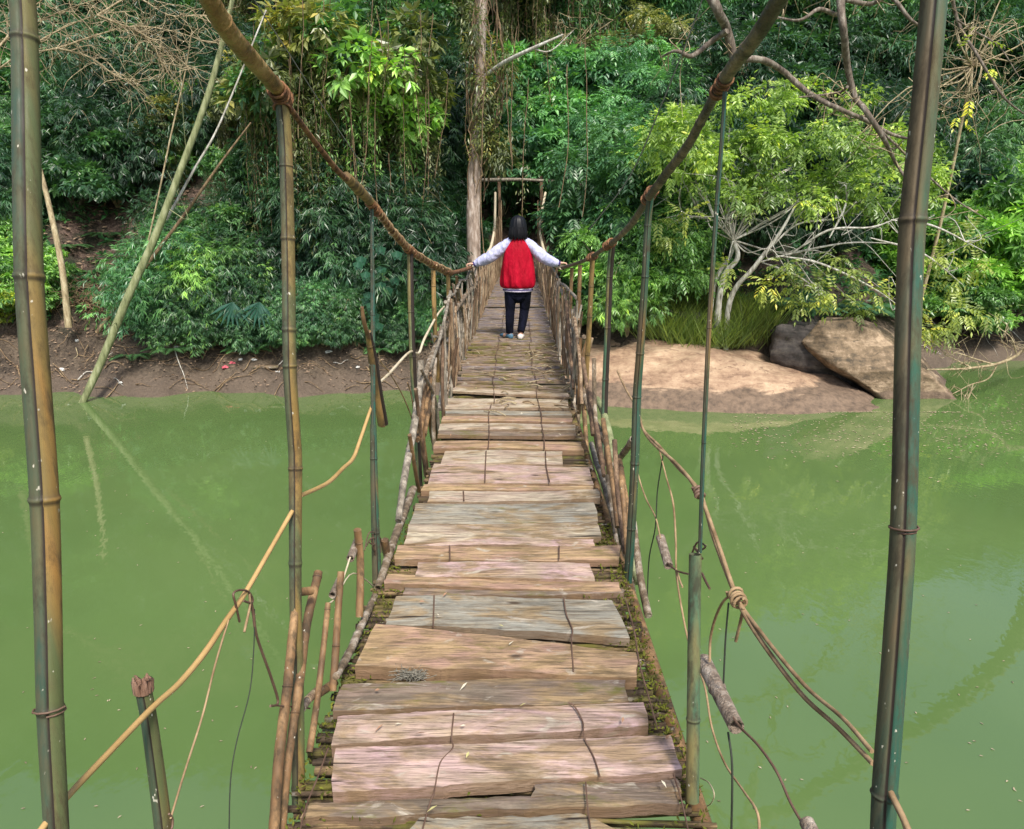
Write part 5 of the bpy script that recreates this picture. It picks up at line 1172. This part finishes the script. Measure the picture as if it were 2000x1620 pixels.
# ---- small things on the deck
for k in range(34):
    px, py = (rng.uniform(640, 1300), rng.uniform(1150, 1610)) if k < 22 else (rng.uniform(880, 1110), rng.uniform(700, 900))
    p = PZ(px, py, DZ + .05); f = MB(); leaves(f, np.zeros((1, 3)), rng.normal(size=(1, 3)) * [1, 1, .1], np.array([[rng.normal() * .3, rng.normal() * .3, 1]]), rng.uniform(.018, .038), .009, .5, .2)
    mm = [plain('yellow_leaf', (.42, .38, .16), .6), plain('dry_brown_leaf', (.3, .17, .1), .7), plain('pale_leaf', (.6, .55, .42), .7)][k % 3] if k < 3 else LM[k % 3]
    if k == 0: LM = []
    if k < 3: LM.append(mm)
    o = f.build('fallen_leaf', mm, smooth=False); o.location = p; tag(o, ['yellow-green', 'brown', 'pale dry'][k % 3] + ' fallen leaf lying on the bridge planks', 'leaf', 'fallen leaves on the walkway')
for k in range(60):
    y = rng.uniform(5.4, 8.6); x = rng.uniform(-.4, .5) if k % 3 else rng.uniform(.2, .5); b = MB(); a = rng.normal() * .7; L_ = rng.uniform(.08, .3)
    b.tube([(0, 0, 0), (L_ * .5 * math.cos(a), L_ * .5 * math.sin(a), .02), (L_ * math.cos(a), L_ * math.sin(a), .003)], .005, 4, smooth=4)
    o = b.build('twig', M_TWIG if k % 2 else M_VINE); o.location = (x, y, DZ + .03); tag(o, ('pale' if k % 2 else 'dark') + ' twig lying on the mossy slats before the person', 'twig', 'twigs on the walkway')
p = PZ(805, 1318, DZ + .03); b = MB()
for k in range(200):
    q = rng.normal(size=3) * [.02, .007, .006]; d = rng.normal(size=3) * [.012, .008, .005]; b.tube([q, q + d, q + d * 1.7 + rng.normal(size=3) * .004], .0011, 3)
o = b.build('husk', plain('grey_fibre', (.1, .095, .075), .9, .2, 50, (.3, .28, .23))); o.location = p; tag(o, 'grey fibrous husk lying against the thick tan plank', 'husk')

# ------------------------------------------------------------ the person
def person():
    gx, gy = .075, 9.25; O = Vector((gx, gy, DZ + .012))
    t = tag(empty('person', O), 'person seen from behind in a red and white jacket and dark trousers holding both rails', 'person')
    skin, ts, ps = mat('skin'); ps.inputs['Base Color'].default_value = (.52, .3, .21, 1); ps.inputs['Roughness'].default_value = .5
    def cloth(name, c, rough=.75, c2=None):
        m, tt, p = mat(name); nn = noise(tt, coords(tt, (1, 1, .35)), 9, 4, .6)
        tt.links.new(ramp(tt, nn, [(.35, c), (.65, c2 or tuple(min(1, x * 1.2) for x in c))]), p.inputs['Base Color']); p.inputs['Roughness'].default_value = rough; p.inputs['Specular IOR Level'].default_value = .12
        bump(tt, p, nn, .9, .05); return m
    X_, Y_ = (1, 0, 0), (0, 1, 0)
    def E(z, x, y, rx, ry): return ((x, y, z), (rx, 0, 0), (0, ry, 0))
    # body, one continuous surface
    b = MB()
    b.loft([E(.62, 0, 0, .13, .09), E(.78, 0, 0, .155, .1), E(.95, 0, 0, .125, .085), E(1.1, 0, 0, .14, .09), E(1.2, 0, 0, .165, .085), E(1.255, 0, 0, .1, .06), E(1.29, 0, .005, .048, .048), E(1.35, 0, .012, .045, .047)], 24)
    b.loft([E(1.305, 0, .03, .035, .03), E(1.33, 0, .03, .055, .065), E(1.37, 0, .025, .066, .08), E(1.42, 0, .018, .072, .092), E(1.465, 0, .01, .07, .088), E(1.5, 0, .005, .055, .07), E(1.522, 0, .005, .025, .035)], 24)
    b.tube([(0, .105, 1.425), (0, .122, 1.4), (0, .118, 1.385), (0, .1, 1.38)], [.008, .013, .013, .008], 8); b.tube([(-.022, .097, 1.357), (0, .104, 1.357), (.022, .097, 1.357)], .007, 8)
    for sg in (-1, 1):
        b.tube([(sg * .028, .088, 1.425), (sg * .03, .094, 1.425)], [.013, .009], 8); b.tube([(sg * .07, .02, 1.44), (sg * .079, .015, 1.42), (sg * .072, .02, 1.39)], [.01, .014, .008], 8)
    legs = {-1: [(-.085, 0, .66), (-.098, -.005, .45), (-.1, 0, .36), (-.105, -.02, .2), (-.105, -.01, .07)], 1: [(.09, 0, .66), (.092, .03, .45), (.085, .05, .36), (.06, .0, .2), (.035, -.06, .09)]}
    arms = {-1: [(-.15, 0, 1.2), (-.24, -.01, 1.12), (-.34, .0, 1.04), (-.46, .03, .985), (-.545, .045, .945)], 1: [(.15, 0, 1.2), (.23, -.01, 1.11), (.32, .0, 1.03), (.43, .02, .975), (.515, .035, .955)]}
    for sg in (-1, 1):
        b.tube(legs[sg], [.085, .062, .052, .05, .036], 14, smooth=4); fx, fy, _ = legs[sg][-1]; out = -.07 if sg < 0 else .012
        b.tube([(fx - out * .3, fy - .035, .045), (fx, fy, .05), (fx + out * .8, fy + .07, .035), (fx + out * 1.4, fy + .13, .025)], [.03, .034, .032, .02], 12, smooth=3)
        b.tube(arms[sg], [.052, .044, .038, .032, .024], 12, smooth=4)
        # hand over the cable
        w_ = np.array(arms[sg][-1]); cabx = sg * .61 - .075 * 0; cz = w_[2] - .012
        b.loft([((w_[0], w_[1], w_[2]), (0, .024, 0), (0, 0, .018)), ((w_[0] + sg * .03, w_[1] + .005, w_[2] + .003), (0, .034, 0), (0, 0, .015)), ((w_[0] + sg * .065, w_[1] + .01, w_[2] + .004), (0, .04, 0), (0, 0, .013)), ((w_[0] + sg * .078, w_[1] + .01, w_[2] + .001), (0, .036, 0), (0, 0, .01))], 14)
        for k in range(4):
            ky = w_[1] - .022 + k * .02 + .005; l_ = [.85, 1.0, 1.05, .92][k]; x0 = w_[0] + sg * .066; z0 = w_[2] + .004
            b.tube([(x0, ky, z0), (x0 + sg * .03 * l_, ky, z0 - .004), (x0 + sg * .045 * l_, ky, z0 - .024), (x0 + sg * .036 * l_, ky, z0 - .044 * l_), (x0 + sg * .018, ky, z0 - .05)], [.0095, .009, .0085, .008, .007], 8)
        b.tube([(w_[0] + sg * .015, w_[1] + .028, w_[2]), (w_[0] + sg * .04, w_[1] + .052, w_[2] - .012), (w_[0] + sg * .06, w_[1] + .05, w_[2] - .034)], [.012, .0105, .008], 8)
    o = b.build('body', skin, t); md = o.modifiers.new('one_surface', 'REMESH'); md.mode = 'VOXEL'; md.voxel_size = .0055; md.use_smooth_shade = True
    # trousers
    b = MB()
    b.loft([E(.56, 0, 0, .155, .11), E(.64, 0, 0, .16, .115), E(.74, 0, 0, .155, .11), E(.82, 0, 0, .145, .1)], 28)
    for sg in (-1, 1): b.tube([legs[sg][0], legs[sg][1], legs[sg][2], legs[sg][3], legs[sg][4]], [.09, .07, .062, .055, .047], 20, smooth=6, wob=.05)
    b.tube([(-.06, 0, .58), (0, 0, .55), (.06, 0, .58)], .1, 12)
    o = b.build('trousers', cloth('dark_trousers', (.002, .0025, .005), .95, (.006, .007, .018)), t); md = o.modifiers.new('one_surface', 'REMESH'); md.mode = 'VOXEL'; md.voxel_size = .009; md.use_smooth_shade = True
    # jacket back panel and body (red)
    red = cloth('red_jacket', (.27, .002, .012), .65, (.44, .004, .024)); wht = cloth('white_sleeve', (.34, .36, .55), .65, (.5, .5, .68)); pur = cloth('navy_stripe', (.04, .03, .12), .7); rib = cloth('white_rib', (.42, .38, .47), .7)
    def ring(z, rx, ry, y0=0, fold=0, n_=72, ph=0, x0=0):
        an = np.arange(n_) * 2 * np.pi / n_; k = 1 + fold * (np.sin(an * 9 + ph) + .6 * np.sin(an * 17 + ph * 2))
        return np.stack([x0 + np.cos(an) * rx * k, y0 + np.sin(an) * ry * k, np.full(n_, z) + .02 * fold * 40 * 0], -1)
    def skinrings(rs, mb, closed=False):
        n_ = len(rs[0]); V = np.vstack(rs); m_ = len(rs)
        i, j = np.meshgrid(np.arange(m_ - 1), np.arange(n_), indexing='ij'); j2 = (j + 1) % n_
        mb.add(V, np.stack([i * n_ + j, i * n_ + j2, (i + 1) * n_ + j2, (i + 1) * n_ + j], -1).reshape(-1, 4))
    b = MB(); prof = [(.65, .19, .135, .0), (.662, .208, .148, .03), (.69, .218, .155, .05), (.74, .219, .156, .045), (.79, .216, .152, .034), (.85, .21, .148, .028), (.91, .202, .142, .022), (.98, .192, .136, .02), (1.06, .18, .13, .018), (1.12, .168, .124, .014), (1.18, .146, .114, .01), (1.22, .112, .1, .006), (1.25, .08, .08, .003), (1.275, .06, .062, 0)]
    skinrings([ring(z, a, c, -.005, f_, ph=z * 7) for z, a, c, f_ in prof], b); b.build('jacket', red, t)
    for k, (z0_, z1_, m_, ex) in enumerate(((.636, .652, rib, 0), (.622, .636, pur, .002), (.606, .622, rib, .001), (.6, .606, rib, .0))):
        b = MB(); skinrings([ring(z0_, .19 - .012 * (k > 1) + ex, .136 + ex), ring((z0_ + z1_) / 2, .194 + ex - .006 * (k > 1), .14 + ex), ring(z1_, .192 + ex, .137 + ex)], b)
        if k < 3: b.build('waistband', m_, t, org=None)
    b = MB(); b.tube([(.045 * math.cos(a), .01 + .045 * math.sin(a), 1.285) for a in np.linspace(0, 6.28, 20)], .017, 8); b.build('collar', red, t)
    for sg in (-1, 1):
        a = arms[sg]; pts = [(sg * .085, -.0, 1.235), (sg * .14, -.005, 1.19), a[1], a[2], a[3], (a[4][0] - sg * .008, a[4][1], a[4][2])]
        b = MB(); P_ = np.array(catmull(pts, 7)); rr = interp([.05, .066, .072, .074, .066, .042], len(P_)) * (1 + .025 * np.sin(np.arange(len(P_)) * 1.3)); b.tube(P_, rr, 20, wob=.2); o = b.build('sleeve', wht, t)
        md = o.modifiers.new('soft', 'SUBSURF'); md.levels = md.render_levels = 1
        b = MB(); e = np.array(a[4]); d = nrm(np.array(a[4]) - np.array(a[3])); b.tube([e - d * .02, e + d * .018], .033, 14); b.build('cuff', pur, t)
    # bobbed hair
    hm, th, ph_ = mat('black_hair'); ph_.inputs['Base Color'].default_value = (.002, .002, .004, 1); ph_.inputs['Roughness'].default_value = .5; ph_.inputs['Specular IOR Level'].default_value = .3
    b = MB(); rs = []
    for z, rx, ry, y0 in ((1.265, .1, .075, -.035), (1.285, .112, .09, -.03), (1.33, .112, .098, -.022), (1.38, .107, .104, -.013), (1.43, .104, .108, -.004), (1.48, .092, .1, -.002), (1.515, .07, .078, -.002), (1.537, .035, .04, -.002), (1.543, .004, .005, -.002)):
        an = np.arange(64) * 2 * np.pi / 64; k = 1 + .03 * np.sin(an * 13 + z * 3) + .022 * np.sin(an * 29 + 1); yy = np.sin(an) * ry
        front = np.where((np.sin(an) > .2) & (z < 1.46), .62, 1.0); zz = z + (.014 * np.sin(an * 11) + .012 * np.sin(an * 23)) * (z < 1.27)
        rs.append(np.stack([np.cos(an) * rx * k, y0 + yy * k * front, zz], -1))
    skinrings(rs, b)
    for k in range(46):
        a = rng.uniform(0, 6.28); a = a if math.sin(a) < .3 else -a; x_, y_ = math.cos(a) * .108, -.03 + math.sin(a) * .09
        b.tube([(x_ * .95, y_ * .95, 1.4), (x_ * 1.05, y_, 1.32), (x_ * rng.uniform(.95, 1.12), y_, 1.255 + rng.normal() * .012)], [.006, .007, .002], 5, smooth=3)
    b.build('hair', hm, t)
    for sg, c in ((-1, (.05, .13, .2)), (1, (.62, .56, .52))):
        fx, fy, _ = legs[sg][-1]; out = -.07 if sg < 0 else .012; b = MB()
        b.loft([((fx - out * .3, fy - .055, .03), (.022, 0, 0), (0, 0, .026)), ((fx - out * .2, fy - .04, .038), (.036, 0, 0), (0, 0, .036)), ((fx + out * .2, fy + .02, .04), (.042, .0, 0), (0, 0, .036)), ((fx + out * .9, fy + .09, .032), (.044, 0, 0), (0, 0, .03)), ((fx + out * 1.5, fy + .15, .022), (.03, 0, 0), (0, 0, .02)), ((fx + out * 1.7, fy + .17, .018), (.01, 0, 0), (0, 0, .01))], 18)
        o = b.build('shoe', plain('blue_shoe' if sg < 0 else 'pale_shoe', c, .6), t); o['label'] = 'blue slip-on shoe' if sg < 0 else 'pale slip-on shoe'
person()
